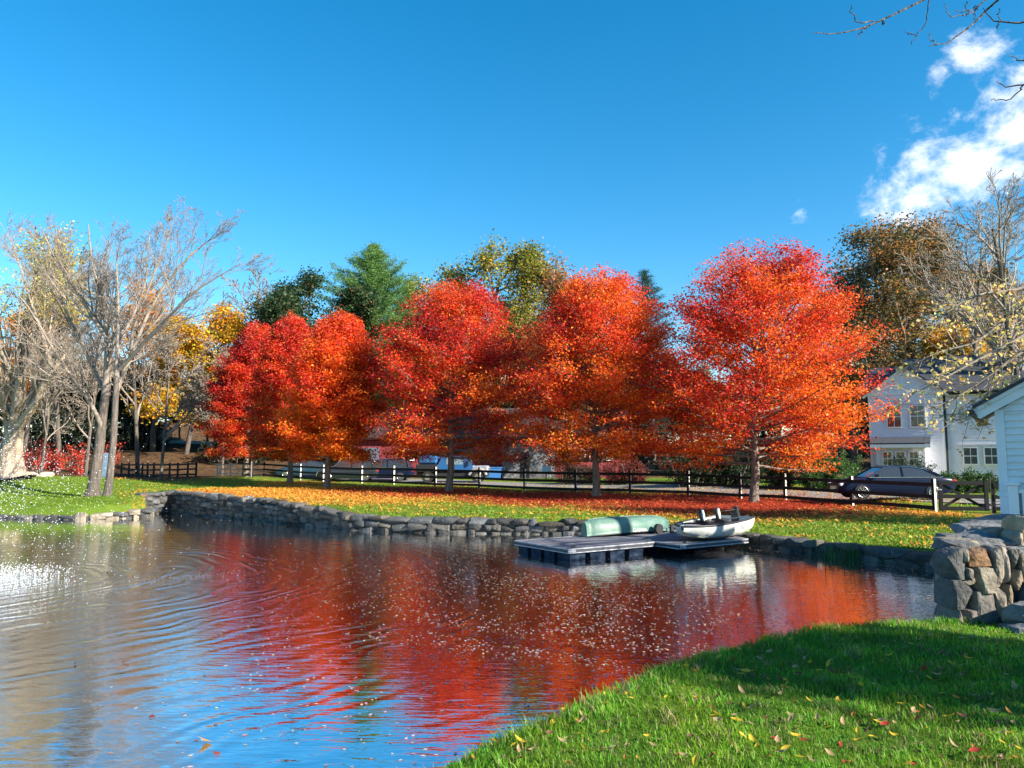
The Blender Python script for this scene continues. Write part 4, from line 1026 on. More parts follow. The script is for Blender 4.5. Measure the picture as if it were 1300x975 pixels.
gt = empty('field_gate', (g0[0],g0[1],gz), ga, 'black timber gate with a cross brace beside the outbuilding', 'gate')
M_pal = mat('weathered_brace', (.42,.40,.36), .8)
a0, a1_ = .16, GL-.16
for x_ in (a0+.07, a1_-.07): mesh_obj('stile', bbox(x_-.07,x_+.07,-.05,.05,.08,1.22,.01), M_black, gt)
for z_ in (1.13,.62,.16): mesh_obj('rail', bbox(a0+.14,a1_-.14,-.04,.04,z_-.075,z_+.075,.01), M_black, gt)
mesh_obj('brace', bar((a0+.15,.06,.2),(a1_-.15,.06,1.08),.03,.1)+bar((a0+.15,.095,1.08),(a1_-.15,.095,.2),.03,.1), M_black, gt)
mesh_obj('latch', bbox(a0-.06,a0+.1,-.08,-.05,.85,.9,.005), M_alu, gt)
fl = [at(*p) for p in [(176,603,.9),(187,604,.9),(197,605,.88),(208,606,.86),(220,606.5,.85),(234,607.5,.82),(247,608,.8),(264,608.5,.8)]]
fl = [np.array([(p_[0]-650)/F_PX*68, 69.0-k*.5, 0]) for k, p_ in enumerate([(150,),(163,),(176,),(187,),(197,),(208,),(220,),(234,),(247,),(262,),(275,)])]
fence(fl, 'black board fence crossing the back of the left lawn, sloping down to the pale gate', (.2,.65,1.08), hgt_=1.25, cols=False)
pg = empty('field_gate', ((278-650)/F_PX*64, 64, float(lawn((278-650)/F_PX*64, 64))), 0, 'pale weathered gate between the left fence and the pinkish maple', 'gate')
M_palew = mat('pale_timber', (.45,.45,.42), .8)
for x_ in (0, 1.1, 2.2): mesh_obj('stile', bbox(x_-.05,x_+.05,-.05,.05,0,1.1,.01), M_palew, pg)
for z_ in (.25,.62,1.0): mesh_obj('rail', bbox(.05,2.15,-.085,-.052,z_-.05,z_+.05,.008), M_palew, pg)
mesh_obj('brace', bar((.1,-.1,.3),(1.05,-.1,.95),.03,.08)+bar((1.15,-.1,.95),(2.1,-.1,.3),.03,.08), M_palew, pg)
ut = empty('utility_box', ((134-650)/F_PX*52, 52, float(lawn((134-650)/F_PX*52, 52))), 0, 'tall blue-grey cabinet standing between the twin trunks on the left lawn', 'cabinet')
mesh_obj('body', bbox(-.3,.45,-.2,.2,0,1.7,.03), mat('bluegrey_metal', (.15,.22,.32), .5), ut); mesh_obj('door', bbox(-.22,.37,-.225,-.203,.1,1.6,.01), MATS['bluegrey_metal'], ut)
for k, u in enumerate((36,44,63)):
    y = 47+k*.6; x = (u-650)/F_PX*y; o = mesh_obj('boulder', [rock(R(60+k), (0,0,0), (.42,.3,.2), .3*k, (.5,.45,.38), .4, .12, True)], M_stone, loc=(x,y,float(lawn(x,y))+.1))
    tag(o, ['small pale boulder nearest the old pale trunk','middle one of three pale boulders at the wood edge','flat pale boulder, furthest right at the wood edge'][k], 'boulder')
# ---------------------------------------------------------------- dock and boats
DZ = .30
c1 = at(722,697,DZ); jn = at(839,689,DZ); DA = math.atan2(jn[1]-c1[1], jn[0]-c1[0])+rad(5); DL = np.hypot(jn[0]-c1[0], jn[1]-c1[1])
dk = empty('floating_dock', (c1[0], c1[1], 0), DA, 'grey floating dock on dark plastic floats at the far pond wall', 'dock')
M_dark = mat('dock_dark_beam', (.03,.035,.045), .7)  # dark strip between the upper and lower edge trims
def platform(x0,x1,y0,y1,nm,x1b=None):
    x1b = x1b or x1; poly = [(x0,y0),(x1,y0),(x1b,y1),(x0,y1)]
    n = int((y1-y0)/.14); B = []
    rn = R(int(x0*10)+4)
    for k in range(n):
        ya = y0+.03+k*(y1-y0-.06)/n; yb = ya+(y1-y0-.06)/n-.008; f = (ya-y0)/(y1-y0); xe = x1+(x1b-x1)*f
        B += bbox(x0+.03,xe-.03,ya,yb,DZ-.04,DZ+rn.uniform(-.003,.003),.004)
    mesh_obj('deck', B, M_deck, dk)
    for (p, q) in zip(poly, poly[1:]+poly[:1]):
        mesh_obj('edge_trim', bar((*p,DZ-.012),(*q,DZ-.012),.04,.03,b=.005)+bar((*p,DZ-.105),(*q,DZ-.105),.05,.025,b=.005), M_alu, dk)
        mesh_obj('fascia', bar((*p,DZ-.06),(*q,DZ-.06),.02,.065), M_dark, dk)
AW = 2.36
platform(0, DL, 0, AW, 'a'); platform(DL+.03, DL+2.75, -.86, 2.3, 'b', x1b=DL+4.0)
M_ff = M_float
def float_block(x,y,w,d): 
    z0=-.25; mesh_obj('float', [(np.array([[x,y,z0],[x+w,y,z0],[x+w,y+d,z0],[x,y+d,z0],[x-.02,y-.0,DZ-.12],[x+w+.02,y,DZ-.12],[x+w+.02,y+d,DZ-.12],[x-.02,y+d,DZ-.12]]), BOXF, None, 0)], M_ff, dk)
for k in range(4): float_block(.1+k*.66,.06,.46,.5)
for k in range(3): float_block(.06,.66+k*.58,.45,.42)
for k in range(3): float_block(DL+.3+k*.9,.5,.5,.8)
for (x_,y_) in ((.12,.1),(DL-.2,.15),(DL+.3,-.7)): 
    mesh_obj('cleat', bar((x_,y_,DZ+.05),(x_+.22,y_,DZ+.05),.025,.025,b=.005)+[box(x_+.07,x_+.15,y_-.015,y_+.015,DZ+.004,DZ+.04)], M_darkpl, dk)
mesh_obj('corner_bracket', bbox(-.035,.2,-.035,.0,DZ-.09,DZ-.03,.004), M_alu, dk); mesh_obj('corner_bracket', bbox(DL+.03,DL+.25,-.9,-.885,DZ-.09,DZ-.03,.004), M_alu, dk)

def hull(L, beam, st, flip=False, t=.02, mi=0):
    """st: list of (s, half-beam factor, keel z, sheer z, fullness)"""
    ns, nk = 26, 9; S_ = np.linspace(0,1,ns); st = np.array(st)
    hb = np.interp(S_, st[:,0], st[:,1])*beam/2; kz = np.interp(S_, st[:,0], st[:,2]); gz_ = np.interp(S_, st[:,0], st[:,3]); fu = np.interp(S_, st[:,0], st[:,4])
    for _ in range(2):
        for a in (hb,kz,gz_): a[1:-1] = (a[:-2]+2*a[1:-1]+a[2:])/4
    def shell(inn):
        V = []
        for i in range(ns):
            b = max(hb[i]-inn, .004); k0 = kz[i]+inn
            for q in range(-nk, nk+1):
                a = abs(q)/nk; yy = b*(math.sin(a*PI/2)**fu[i])*(1 if q >= 0 else -1); zz = k0+(gz_[i]-k0)*(1-math.cos(a*PI/2)**1.0)**1.0
                V.append([S_[i]*L, yy, zz])
        return np.array(V)
    m_ = 2*nk+1; i = np.arange(ns-1)[:,None]*m_; j = np.arange(m_-1)[None,:]
    F = np.stack([i+j, i+m_+j, i+m_+j+1, i+j+1], -1).reshape(-1,4)
    o = shell(0); n_ = shell(t); nV = len(o)
    rim = []
    for e in (0, m_-1):
        for i_ in range(ns-1): rim.append([i_*m_+e, (i_+1)*m_+e, (i_+1)*m_+e+nV, i_*m_+e+nV])
    ends = []
    for e in (0, ns-1):
        for j_ in range(m_-1): ends.append([e*m_+j_, e*m_+j_+1, e*m_+j_+1+nV, e*m_+j_+nV])
    V = np.vstack([o, n_]); Fs = [(V, np.vstack([F[:, ::-1], F+nV, np.array(rim), np.array(ends)]), None, mi)]
    return Fs, (S_*L, hb, kz, gz_)
M_canoe = mat('green_hull', (.045,.125,.095), .5, noise=(1.6, (.12,.21,.175), 6, (1,3,3)), bump=(5, .35, .02))
def rotated(blocks, M): return [xf(b, M) for b in blocks]
Lc = 3.45
hb_, info = hull(Lc, .92, [(0,.30,.10,.50,.7),(.04,.62,.03,.47,.62),(.2,.92,0,.44,.55),(.5,1,0,.43,.5),(.8,.8,.03,.46,.55),(.95,.3,.10,.52,.7),(1,.05,.2,.56,.9)], t=.015)
flipM = Matrix.Translation((0,0,.50)) @ Matrix.Rotation(PI,4,'X')
ca = at(738,683,DZ); cn_ = empty('canoe', (ca[0]+.1, ca[1]+.28, DZ+.012), DA+rad(1), 'faded green canoe lying upside down on the floating dock', 'canoe')
mesh_obj('hull', rotated(hb_, flipM), M_canoe, cn_, smooth=True)
xs, hbb, kzz, gzz = info
for s_ in (1,-1):
    mesh_obj('gunwale', rotated(tube([(x_, s_*h_, g_) for x_,h_,g_ in zip(xs,hbb,gzz)], .016, 6), flipM), M_darkpl, cn_, smooth=True)
mesh_obj('keel_strip', rotated(tube([(x_, 0, k_-.004) for x_,k_ in zip(xs[1:-1],kzz[1:-1])], .013, 6), flipM), M_canoe, cn_, smooth=True)
cap_ = [(xs[0], s_*hbb[0]*math.sin(a*PI/2)**.7, kzz[0]+(gzz[0]-kzz[0])*(1-math.cos(a*PI/2))) for s_,a in [(-1,1),(-1,.66),(-1,.33),(1,0),(1,.33),(1,.66),(1,1)]]
mesh_obj('transom', rotated([(np.array(cap_), np.array([list(range(7))]), None, 0)], flipM), M_canoe, cn_)
def text_mesh(txt, size, m, parent, M, ext=.002, name='lettering'):
    cu = bpy.data.curves.new('t','FONT'); cu.body = txt; cu.size = size; cu.extrude = ext; cu.align_x = 'CENTER'
    to = bpy.data.objects.new('t', cu); COL.objects.link(to); dg = bpy.context.evaluated_depsgraph_get(); dg.update()
    me = bpy.data.meshes.new_from_object(to.evaluated_get(dg)); bpy.data.objects.remove(to); bpy.data.curves.remove(cu)
    me.materials.clear(); me.materials.append(m); me.transform(M)
    o = bpy.data.objects.new(name, me); COL.objects.link(o); o.parent = parent; return o
M_let = mat('pale_lettering', (.75,.78,.72), .5)
M_letd = mat('dark_lettering', (.05,.06,.07), .5)
text_mesh('Coleman', .15, M_let, cn_, Matrix.Translation((1.72,-.488,.09)) @ Matrix.Rotation(rad(80),4,'X'))
# electric outboard lying between the boats: round black motor on a thin shaft
tm = at(836,678,DZ); mo = empty('trolling_motor', (tm[0], tm[1], DZ+.003), DA, 'small black electric outboard with a round head lying between canoe and white boat', 'outboard motor')
mesh_obj('head', rotated(cyl((0,0,.15), .145, .12, 'y', 20), Matrix.Identity(4)), M_darkpl, mo); mesh_obj('shaft', tube([(.12,0,.16),(.95,.1,.16)], .015, 8, cap=True), M_chrome, mo)
mesh_obj('clamp', bbox(.5,.62,-.03,.05,.0,.26,.01), M_darkpl, mo); mesh_obj('propeller', bbox(.93,.99,-.0,.2,.1,.22,.01)+bbox(.9,1.0,.08,.12,.0,.3,.01), M_darkpl, mo)

bw = atY(866,672,20.4); bs = atY(934,668,22.8); BA = math.atan2(bs[1]-bw[1], bs[0]-bw[0]); BL = np.hypot(bs[0]-bw[0], bs[1]-bw[1])
M_bhull = mat('worn_white_hull', (.60,.60,.54), .5, noise=(2.4, (.40,.42,.38), 6), bump=(6,.2,.01))
bt = empty('dinghy', (bw[0], bw[1], DZ+.01), BA, 'worn white dinghy with two swivel seats drawn up at the right end of the dock', 'boat')
bh, info = hull(BL, 1.35, [(0,.10,.26,.42,.9),(.06,.5,.16,.42,.75),(.2,.85,.05,.42,.6),(.5,1,.0,.44,.5),(.85,.95,.02,.48,.45),(1,.88,.08,.52,.45)], t=.03)
mesh_obj('hull', bh, M_bhull, bt, smooth=True)
xs, hbb, kzz, gzz = info
for s_ in (1,-1): mesh_obj('gunwale', tube([(x_, s_*h_, g_) for x_,h_,g_ in zip(xs,hbb,gzz)], .028, 8), M_darkpl, bt, smooth=True)
mesh_obj('floor', [(np.array([[.4,-.4,.12],[BL-.1,-.5,.12],[BL-.1,.5,.12],[.4,.4,.12]]), np.array([[0,1,2,3]]), None, 0)], M_bhull, bt)
tp = [(xs[-1], s_*hbb[-1]*math.sin(a*PI/2)**.45, kzz[-1]+(gzz[-1]-kzz[-1])*(1-math.cos(a*PI/2))) for s_,a in [(-1,1),(-1,.66),(-1,.33),(1,0),(1,.33),(1,.66),(1,1)]]
mesh_obj('transom', [(np.array(tp), np.array([list(range(7))]), None, 0), (np.array(tp)-[.03,0,0], np.array([list(range(6,-1,-1))]), None, 0)], M_bhull, bt)
mesh_obj('foredeck', [(np.array([[.02,-.05,.43],[.55,-.5,.43],[.55,.5,.43],[.02,.05,.43]]), np.array([[0,1,2,3]]), None, 0),(np.array([[.55,-.5,.43],[.55,-.45,.15],[.55,.45,.15],[.55,.5,.43]]), np.array([[0,1,2,3]]), None, 0)], M_bhull, bt)
for x_ in (1.1, 2.05):
    B = []
    for q in range(7):
        a = q/6*PI
    B += rotated(cyl((0,0,0), .19, .06, 'x', 22), Matrix.Translation((x_,0,.64)) @ Matrix.Rotation(rad(-28)-BA,4,'Z') @ Matrix.Rotation(rad(-8),4,'Y') @ Matrix.Diagonal((1,.8,1.0,1)))
    se = mesh_obj('seat', B+bbox(x_-.02,x_+.36,-.2,.2,.44,.5,.02), M_darkpl, bt, smooth=False); mesh_obj('pad', rotated(cyl((0,0,0), .15, .03, 'x', 22), Matrix.Translation((x_,0,.64)) @ Matrix.Rotation(rad(-28)-BA,4,'Z') @ Matrix.Rotation(rad(-8),4,'Y') @ Matrix.Diagonal((1,.8,1,1)) @ Matrix.Translation((.045,0,0))), mat('grey_vinyl', (.55,.55,.52), .5), se)
    mesh_obj('thwart', bbox(x_-.05,x_+.4,-.58,.58,.36,.41,.01), M_darkpl, bt)
mo2 = mesh_obj('motor_bracket', bbox(BL-.06,BL+.06,-.12,.12,.35,.62,.02)+bbox(BL-.02,BL+.1,-.07,.07,.6,.8,.02)+tube([(BL-.02,0,.7),(BL-.5,.1,.68)], .014, 6, cap=True)+tube([(BL-1.2,-.4,.52),(BL-.2,-.5,.56)], .016, 6, cap=True), M_darkpl, bt)
text_mesh('GT', .17, M_letd, bt, Matrix.Translation((BL*.72,-.66,.24)) @ Matrix.Rotation(rad(80),4,'X'))

# ---------------------------------------------------------------- vehicles
def car_body(st, nsec=11, mi=0):
    """st rows: x, half-width at sill, half-width at shoulder, sill z, shoulder z, top z"""
    st = np.array(st, float); xs = np.linspace(st[0,0], st[-1,0], 44); g = [np.interp(xs, st[:,0], st[:,k]) for k in range(1,6)]
    for a in g: a[1:-1] = (a[:-2]+2*a[1:-1]+a[2:])/4
    V = []; nk = 9
    for i_, x_ in enumerate(xs):
        ws, wsh, zs, zsh, zt = [a[i_] for a in g]
        half = [(0,zs),(ws*.9,zs),(ws,zs+.05),(ws+(wsh-ws)*.8,zs+(zsh-zs)*.45),(wsh,zsh-.08),(wsh*.985,zsh),(wsh*.94,zsh+(zt-zsh)*.5),(wsh*.75,zt-.008),(0,zt)]
        V += [[x_,-y_,z_] for y_,z_ in half]+[[x_,y_,z_] for y_,z_ in half[::-1]]
    m_ = 18; ns = len(xs); i = np.arange(ns-1)[:,None]*m_; j = np.arange(m_)[None,:]; j2 = (j+1)%m_
    F = np.stack([i+j, i+m_+j, i+m_+j2, i+j2], -1).reshape(-1,4)
    V = np.array(V); return [(V, F[:, ::-1], None, mi), (V, np.array([list(range(m_))]), None, mi), (V, np.array([list(range((ns-1)*m_, ns*m_))[::-1]]), None, mi)]
def car(loc, rz, label, cat, paint, suv=0, name='parked_car', L=4.75, group=None):
    root = empty(name, loc, rz, label, cat, group); h = .10*suv
    mesh_obj('body', car_body([(0,.62,.72,.34,.62,.66),(.12,.78,.84,.22,.68,.74),(.9,.86,.9,.2,.82+h,.92+h),(1.35,.87,.91,.2,.88+h,.98+h),(3.9,.87,.91,.2,.92+h,.99+h),(4.45,.82,.88,.24,.92+h,1.0+h),(L-.06,.7,.8,.34,.86+h,.93+h),(L,.62,.72,.42,.8,.86+h)]), paint, root, smooth=True)
    zt = 1.44+.28*suv; zb = .95+h
    prof = [(1.25,zb),(1.95-.15*suv,zt-.07),(2.35,zt),(3.1,zt-.015),(3.7+.5*suv,zt-.13+.08*suv),(4.35,zb+.02)]
    V = []; 
    for x_, z_ in prof:
        f = (z_-zb)/(zt-zb); w = .80-.19*f; V += [[x_,-w,z_],[x_,w,z_]]
    V = np.array(V); n = len(prof); 
    side = [[2*i_ for i_ in range(n)]]; side2 = [[2*i_+1 for i_ in range(n)][::-1]]
    top = [[2*i_,2*i_+2,2*i_+3,2*i_+1][::-1] for i_ in range(n-1)]
    gh = mesh_obj('window_glass', [(V, np.array(side), None, 0),(V, np.array(side2), None, 0),(V, np.array(top), None, 0)], M_glass, root)
    rp = []
    for a, b in ((1,2),(2,3),(3,4)):
        x0_,z0_ = prof[a]; x1_,z1_ = prof[b]; w0 = .80-.19*(z0_-zb)/(zt-zb); w1_ = .80-.19*(z1_-zb)/(zt-zb)
        rp.append((np.array([[x0_,-w0-.012,z0_],[x0_,w0+.012,z0_],[x1_,w1_+.012,z1_],[x1_,-w1_-.012,z1_],[x0_,-w0-.02,z0_+.03],[x0_,w0+.02,z0_+.03],[x1_,w1_+.02,z1_+.03],[x1_,-w1_-.02,z1_+.03]]), BOXF, None, 0))
    for s_ in (-1,1):
        P3 = [(x_, s_*((.80-.19*(z_-zb)/(zt-zb))+.012), z_) for x_,z_ in prof]
        rp += bar(P3[0],P3[1],.05,.06)+bar(P3[4],P3[5],.05,.13)+bar((2.72,s_*.625,zt-.02),(2.72,s_*.81,zb),.05,.07)
    mesh_obj('roof', rp, paint, root)
    for s_ in (-1,1):
        P3 = [(x_, s_*((.80-.19*(z_-zb)/(zt-zb))+.03), z_+.0) for x_,z_ in prof]
        mesh_obj('chrome_trim', tube(P3+[(1.25,s_*.84,zb)], .014, 5), M_chrome, root)
    for x_ in (.92, L-1.02):
        for s_ in (-1,1):
            wr = .325+.02*suv
            wh = mesh_obj('wheel', cyl((x_, s_*.83, wr), wr, .2, 'y', 26), M_rubber, root)
            sp = cyl((x_, s_*.935, wr), wr*.70, .012, 'y', 24, mi=0)+cyl((x_, s_*.943, wr), wr*.2, .03, 'y', 14, mi=0)
            B = [(b[0],b[1],None,1) for b in cyl((x_, s_*.936, wr), wr*.66, .016, 'y', 24)]
            for q in range(9):
                a = q/9*2*PI; B += bar((x_+.05*math.cos(a), s_*.95, wr+.05*math.sin(a)),(x_+wr*.68*math.cos(a), s_*.95, wr+wr*.68*math.sin(a)),.02,.045)
            B += tube([(x_+wr*.70*math.cos(a), s_*.95, wr+wr*.70*math.sin(a)) for a in np.linspace(0,2*PI,25)], .016, 6)
            mesh_obj('rim', B, [M_chrome, M_darkpl], wh)
    for s_ in (-1,1):
        mesh_obj('headlight', bbox(.02,.2,s_*.68-.13,s_*.68+.13,.58,.70,.02), mat('lamp_glass',(.7,.72,.75),.1) if 'lamp_glass' not in MATS else MATS['lamp_glass'], root)
        mesh_obj('tail_light', bbox(L-.14,L+.01,s_*.66-.14,s_*.66+.14,.74,.87,.02), mat('red_lens',(.45,.02,.02),.2) if 'red_lens' not in MATS else MATS['red_lens'], root)
        mesh_obj('mirror', bbox(1.45,1.62,s_*.98-.08,s_*.98+.08,.98+h,1.1+h,.03), paint, root)
    mesh_obj('bumper_trim', [box(L-.02,L+.03,-.5,.5,.5,.53), box(-.01,.03,-.4,.4,.42,.56)], M_chrome, root)
    return root
M_navy = mat('navy_paint', (.005,.011,.034), .3, spec=.2, coat=.06)
M_teal = mat('teal_paint', (.01,.04,.07), .3, coat=.6)
M_slate = mat('slate_paint', (.012,.018,.03), .3, coat=.6)
cc = at(1066,634,.72); cz = float(lawn(cc[0]+2.2, cc[1]+.3))
car((cc[0]-.15, cc[1]+.25, cz+.06), rad(-4), 'dark navy saloon car with chrome window trim parked on the drive before the white house', 'car', M_navy, L=4.95)
for (u, y, pt, sv, rz_, lab) in [(405,60,M_slate,1,.1,'dark grey estate car parked left of the barn, nearest the low-twigged maple'),(452,61,M_navy,1,.0,'dark blue parked car directly left of the blue truck'),(352,66,M_teal,0,.15,'blue-green parked car half hidden behind the slanting maple trunk')]:
    x = (u-650)/F_PX*y; car((x, y, float(lawn(x+2,y))+.02), rz_, lab, 'car', pt, sv)
# blue truck facing right
M_blue = mat('blue_truck_paint', (.02,.10,.27), .3, coat=.5)
ty = 56.0; tx = (533-650)/F_PX*ty; tr = empty('pickup_truck', (tx, ty, float(lawn(tx+2.5,ty))+.02), rad(-3), 'blue truck with a pale windscreen and silver front parked before the barn', 'truck')
mesh_obj('cab', prism([(1.5,.85),(4.0,.85),(4.0,1.25),(3.35,1.95),(1.9,2.0),(1.5,1.3)], -.85, .85), M_blue, tr)
mesh_obj('bed', bbox(-.1,1.5,-.92,.92,.75,1.3,.05), M_darkpl, tr); mesh_obj('cargo_cover', bbox(.0,1.45,-.85,.85,1.3,1.95,.15), M_blue, tr)
mesh_obj('bonnet', bbox(3.9,5.15,-.78,.78,.7,1.22,.12), M_alu, tr); mesh_obj('chassis', bbox(-.1,5.1,-.7,.7,.42,.75,.05), M_darkpl, tr)
mesh_obj('windscreen', [(np.array([[3.42,-.75,1.93],[4.03,-.78,1.28],[4.03,.78,1.28],[3.42,.75,1.93]]), np.array([[0,1,2,3]]), None, 0)], M_glass, tr)
for s_ in (-1,1):
    mesh_obj('side_window', [box(2.1,3.3,s_*.86-.01,s_*.86+.01,1.3,1.82)], mat('sky_glass',(.16,.24,.30),.15) if 'sky_glass' not in MATS else MATS['sky_glass'], tr)
    mesh_obj('fender', tube([(3.75+.62*(1-math.cos(a))*1.0, s_*.82, .45+.55*math.sin(a)) for a in np.linspace(.2,PI-.2,9)], .12, 8, cap=True), M_alu, tr, smooth=True)
    mesh_obj('headlight', cyl((5.17,s_*.55,.95), .12, .08, 'x', 16), M_chrome, tr)
    for x_ in (.75, 4.37):
        wh = mesh_obj('wheel', cyl((x_, s_*.85, .4), .4, .24, 'y', 24), M_rubber, tr); mesh_obj('rim', cyl((x_, s_*.975, .4), .22, .02, 'y', 18), M_chrome, wh)
mesh_obj('mirror', bbox(3.9,4.0,-1.15,-1.0,1.35,1.75,.02)+tube([(3.95,-.86,1.4),(3.95,-1.05,1.5)], .015, 5), M_chrome, tr)

# ---------------------------------------------------------------- near branches
def near_limbs():
    rn = R(31); out = []
    root = np.array([9.2,5.2,.85])
    def Wp(u,v,y): return atY(u,v,y)-root
    def tw(pts, r0, r1):
        P = np.array(pts); t = np.linspace(0,1,len(P)); tt = np.linspace(0,1,12); P = np.stack([np.interp(tt,t,P[:,i]) for i in range(3)],1)
        for _ in range(2): P[1:-1] = (P[:-2]+2*P[1:-1]+P[2:])/4
        P[1:-1] += rn.normal(size=(10,3))*.008; out.append((P, np.linspace(r0,r1,12), 2))
    out.append((np.array([[0,0,-.2],[0,0,.3],[.05,0,2],[-.05,.1,4.5],[.1,.2,7.5],[.3,.3,10.5]]), np.array([.42,.3,.26,.22,.15,.05]), 0))
    hub = np.array([-.05,.1,5.2])
    tw([hub, Wp(1420,-120,5.6), Wp(1300,-60,5.8), Wp(1200,-12,6), Wp(1180,0,6), Wp(1130,20,6), Wp(1090,38,6), Wp(1055,48,6), Wp(1033,41,6)], .018,.0035)
    tw([Wp(1110,27,6),Wp(1090,30,6),Wp(1083,20,6),Wp(1080,6,6)], .007,.004)
    tw([Wp(1100,33,6),Wp(1095,40,6),Wp(1089,49,6)], .005,.004); tw([Wp(1120,24,6),Wp(1123,32,6)], .005,.004)
    tw([Wp(1180,-2,6),Wp(1179,20,6),Wp(1172,35,6),Wp(1162,47,6),Wp(1157,57,6)], .006,.003); tw([Wp(1163,46,6),Wp(1155,44,6),Wp(1149,39,6)], .005,.003)
    tw([hub, Wp(1400,-90,5.6),Wp(1290,-30,5.8),Wp(1264,2,6),Wp(1250,20,6),Wp(1232,38,6),Wp(1210,52,6),Wp(1190,58,6),Wp(1179,59,6)], .016,.0035); tw([Wp(1190,57,6),Wp(1182,50,6),Wp(1180,43,6)], .005,.003)
    tw([Wp(1260,-10,6),Wp(1240,14,6),Wp(1220,23,6),Wp(1205,22,6),Wp(1198,12,6),Wp(1200,4,6)], .006,.003)
    tw([Wp(1245,5,6),Wp(1228,14,6),Wp(1212,15,6)], .006,.003); tw([Wp(1240,10,6),Wp(1237,25,6)], .005,.003); tw([Wp(1228,2,6),Wp(1227,20,6)], .005,.003)
    tw([Wp(1248,10,6),Wp(1256,22,6),Wp(1266,30,6),Wp(1285,30,6),Wp(1310,25,6),Wp(1400,0,5.8),hub], .003,.016); tw([Wp(1267,30,6),Wp(1268,12,6)], .005,.003); tw([Wp(1267,30,6),Wp(1266,38,6)], .004,.003)
    tw([hub, Wp(1380,60,5.6), Wp(1310,78,5.9),Wp(1290,77,6),Wp(1280,70,6)], .014,.003)
    tw([hub, Wp(1390,90,5.6), Wp(1310,106,5.9),Wp(1285,110,6),Wp(1272,110,6),Wp(1266,103,6)], .014,.003); tw([Wp(1300,107,5.9),Wp(1290,121,6),Wp(1272,130,6),Wp(1258,127,6)], .007,.004)
    # upper crown, above the picture
    for k in range(9):
        z = 6.2+k*.5; az = rn.uniform(0,2*PI); o2 = []
        c = np.array([.05,.15,z]); d = np.array([abs(math.cos(az))*.8+.2, math.sin(az)*.8-.3, .8])
        grow(rn, c, d, 3.2, .07, [(6,.5,38,.1,.06,.2),(5,.5,38,.14,.05,.2),(4,.5,38,.15,.03,.2),(0,0,0,.2,0,0)], 0, o2, rmin=.006)
        out += [(P,r_,l+1) for P,r_,l in o2]
    tree_obj(out, 'bare tree standing off to the right whose thin twigs hang into the top right corner', 'tree', root, barkm=M_bark)
near_limbs()
def gold_limbs():
    rn = R(33); out = []; A = []
    root = np.array([14.2,15.6,.55])
    def Wp(u,v,y): return atY(u,v,y)-root
    out.append((np.array([[0,0,-.2],[0,0,.4],[0,0,2.5],[-.1,0,4.5],[.1,0,7.5],[.2,.1,10]]), np.array([.42,.28,.25,.2,.14,.05]), 0))
    hub = np.array([-.1,0,4.6]); hub2 = np.array([0,0,5.6])
    L = [[hub2,(1390,330),(1330,352),(1280,375),(1240,372),(1205,390),(1180,425)],[hub,(1380,390),(1330,405),(1285,440),(1240,455),(1200,480),(1160,500)],
         [hub,(1390,400),(1320,430),(1280,455),(1250,490),(1215,505),(1180,520)],[hub2,(1370,340),(1310,380),(1262,420),(1230,440),(1190,445),(1150,470)],
         [hub2,(1390,300),(1340,350),(1300,400),(1262,470),(1250,515)],[hub,(1360,420),(1310,445),(1270,480),(1236,520),(1222,530)]]
    for k, l in enumerate(L):
        P = np.array([p if isinstance(p, np.ndarray) else Wp(p[0],p[1],14.3+.35*(k-2)) for p in l]); t = np.linspace(0,1,len(P)); tt = np.linspace(0,1,14); P = np.stack([np.interp(tt,t,P[:,i]) for i in range(3)],1)
        P[2:] += rn.normal(size=(12,3))*.03
        for _ in range(2): P[1:-1] = (P[:-2]+2*P[1:-1]+P[2:])/4
        out.append((P, np.linspace(.06,.008,14), 1))
        for q in range(26):
            f = rn.uniform(3.5,13); i_ = min(int(f),12); c = P[i_]*(1-f+i_)+P[i_+1]*(f-i_); d = unit(P[i_+1]-P[i_]); nd = unit(d*.7+perp_rand(rn,d)*.8+[0,0,-.12])
            Q = wander(rn, c, nd, rn.uniform(.4,1.05), 4, .18, -.03); out.append((Q, np.linspace(.009,.004,5), 2))
            for a in range(9): A.append(Q[min(int(rn.uniform(1,5)),4)]+rn.normal(size=3)*.07)
    A = np.array(A); col = pal(rn, len(A), (.66,.50,.16), .2); 
    grow(rn, np.array([.1,0,6.]), [.6,.1,.7], 4, .08, [(8,.5,38,.1,.06,.2),(6,.5,38,.14,.05,.2),(4,.5,38,.15,.03,.2),(0,0,0,.2,0,0)], 0, o2 := [], rmin=.006)
    out += [(P,r_,l+1) for P,r_,l in o2]
    tree_obj(out, 'tree at the right edge whose drooping small yellow leaves hang before the white house', 'tree', root, leafb=[leaves(rn, A, .085, col, asp=.7)], name='broadleaf_tree')
gold_limbs()
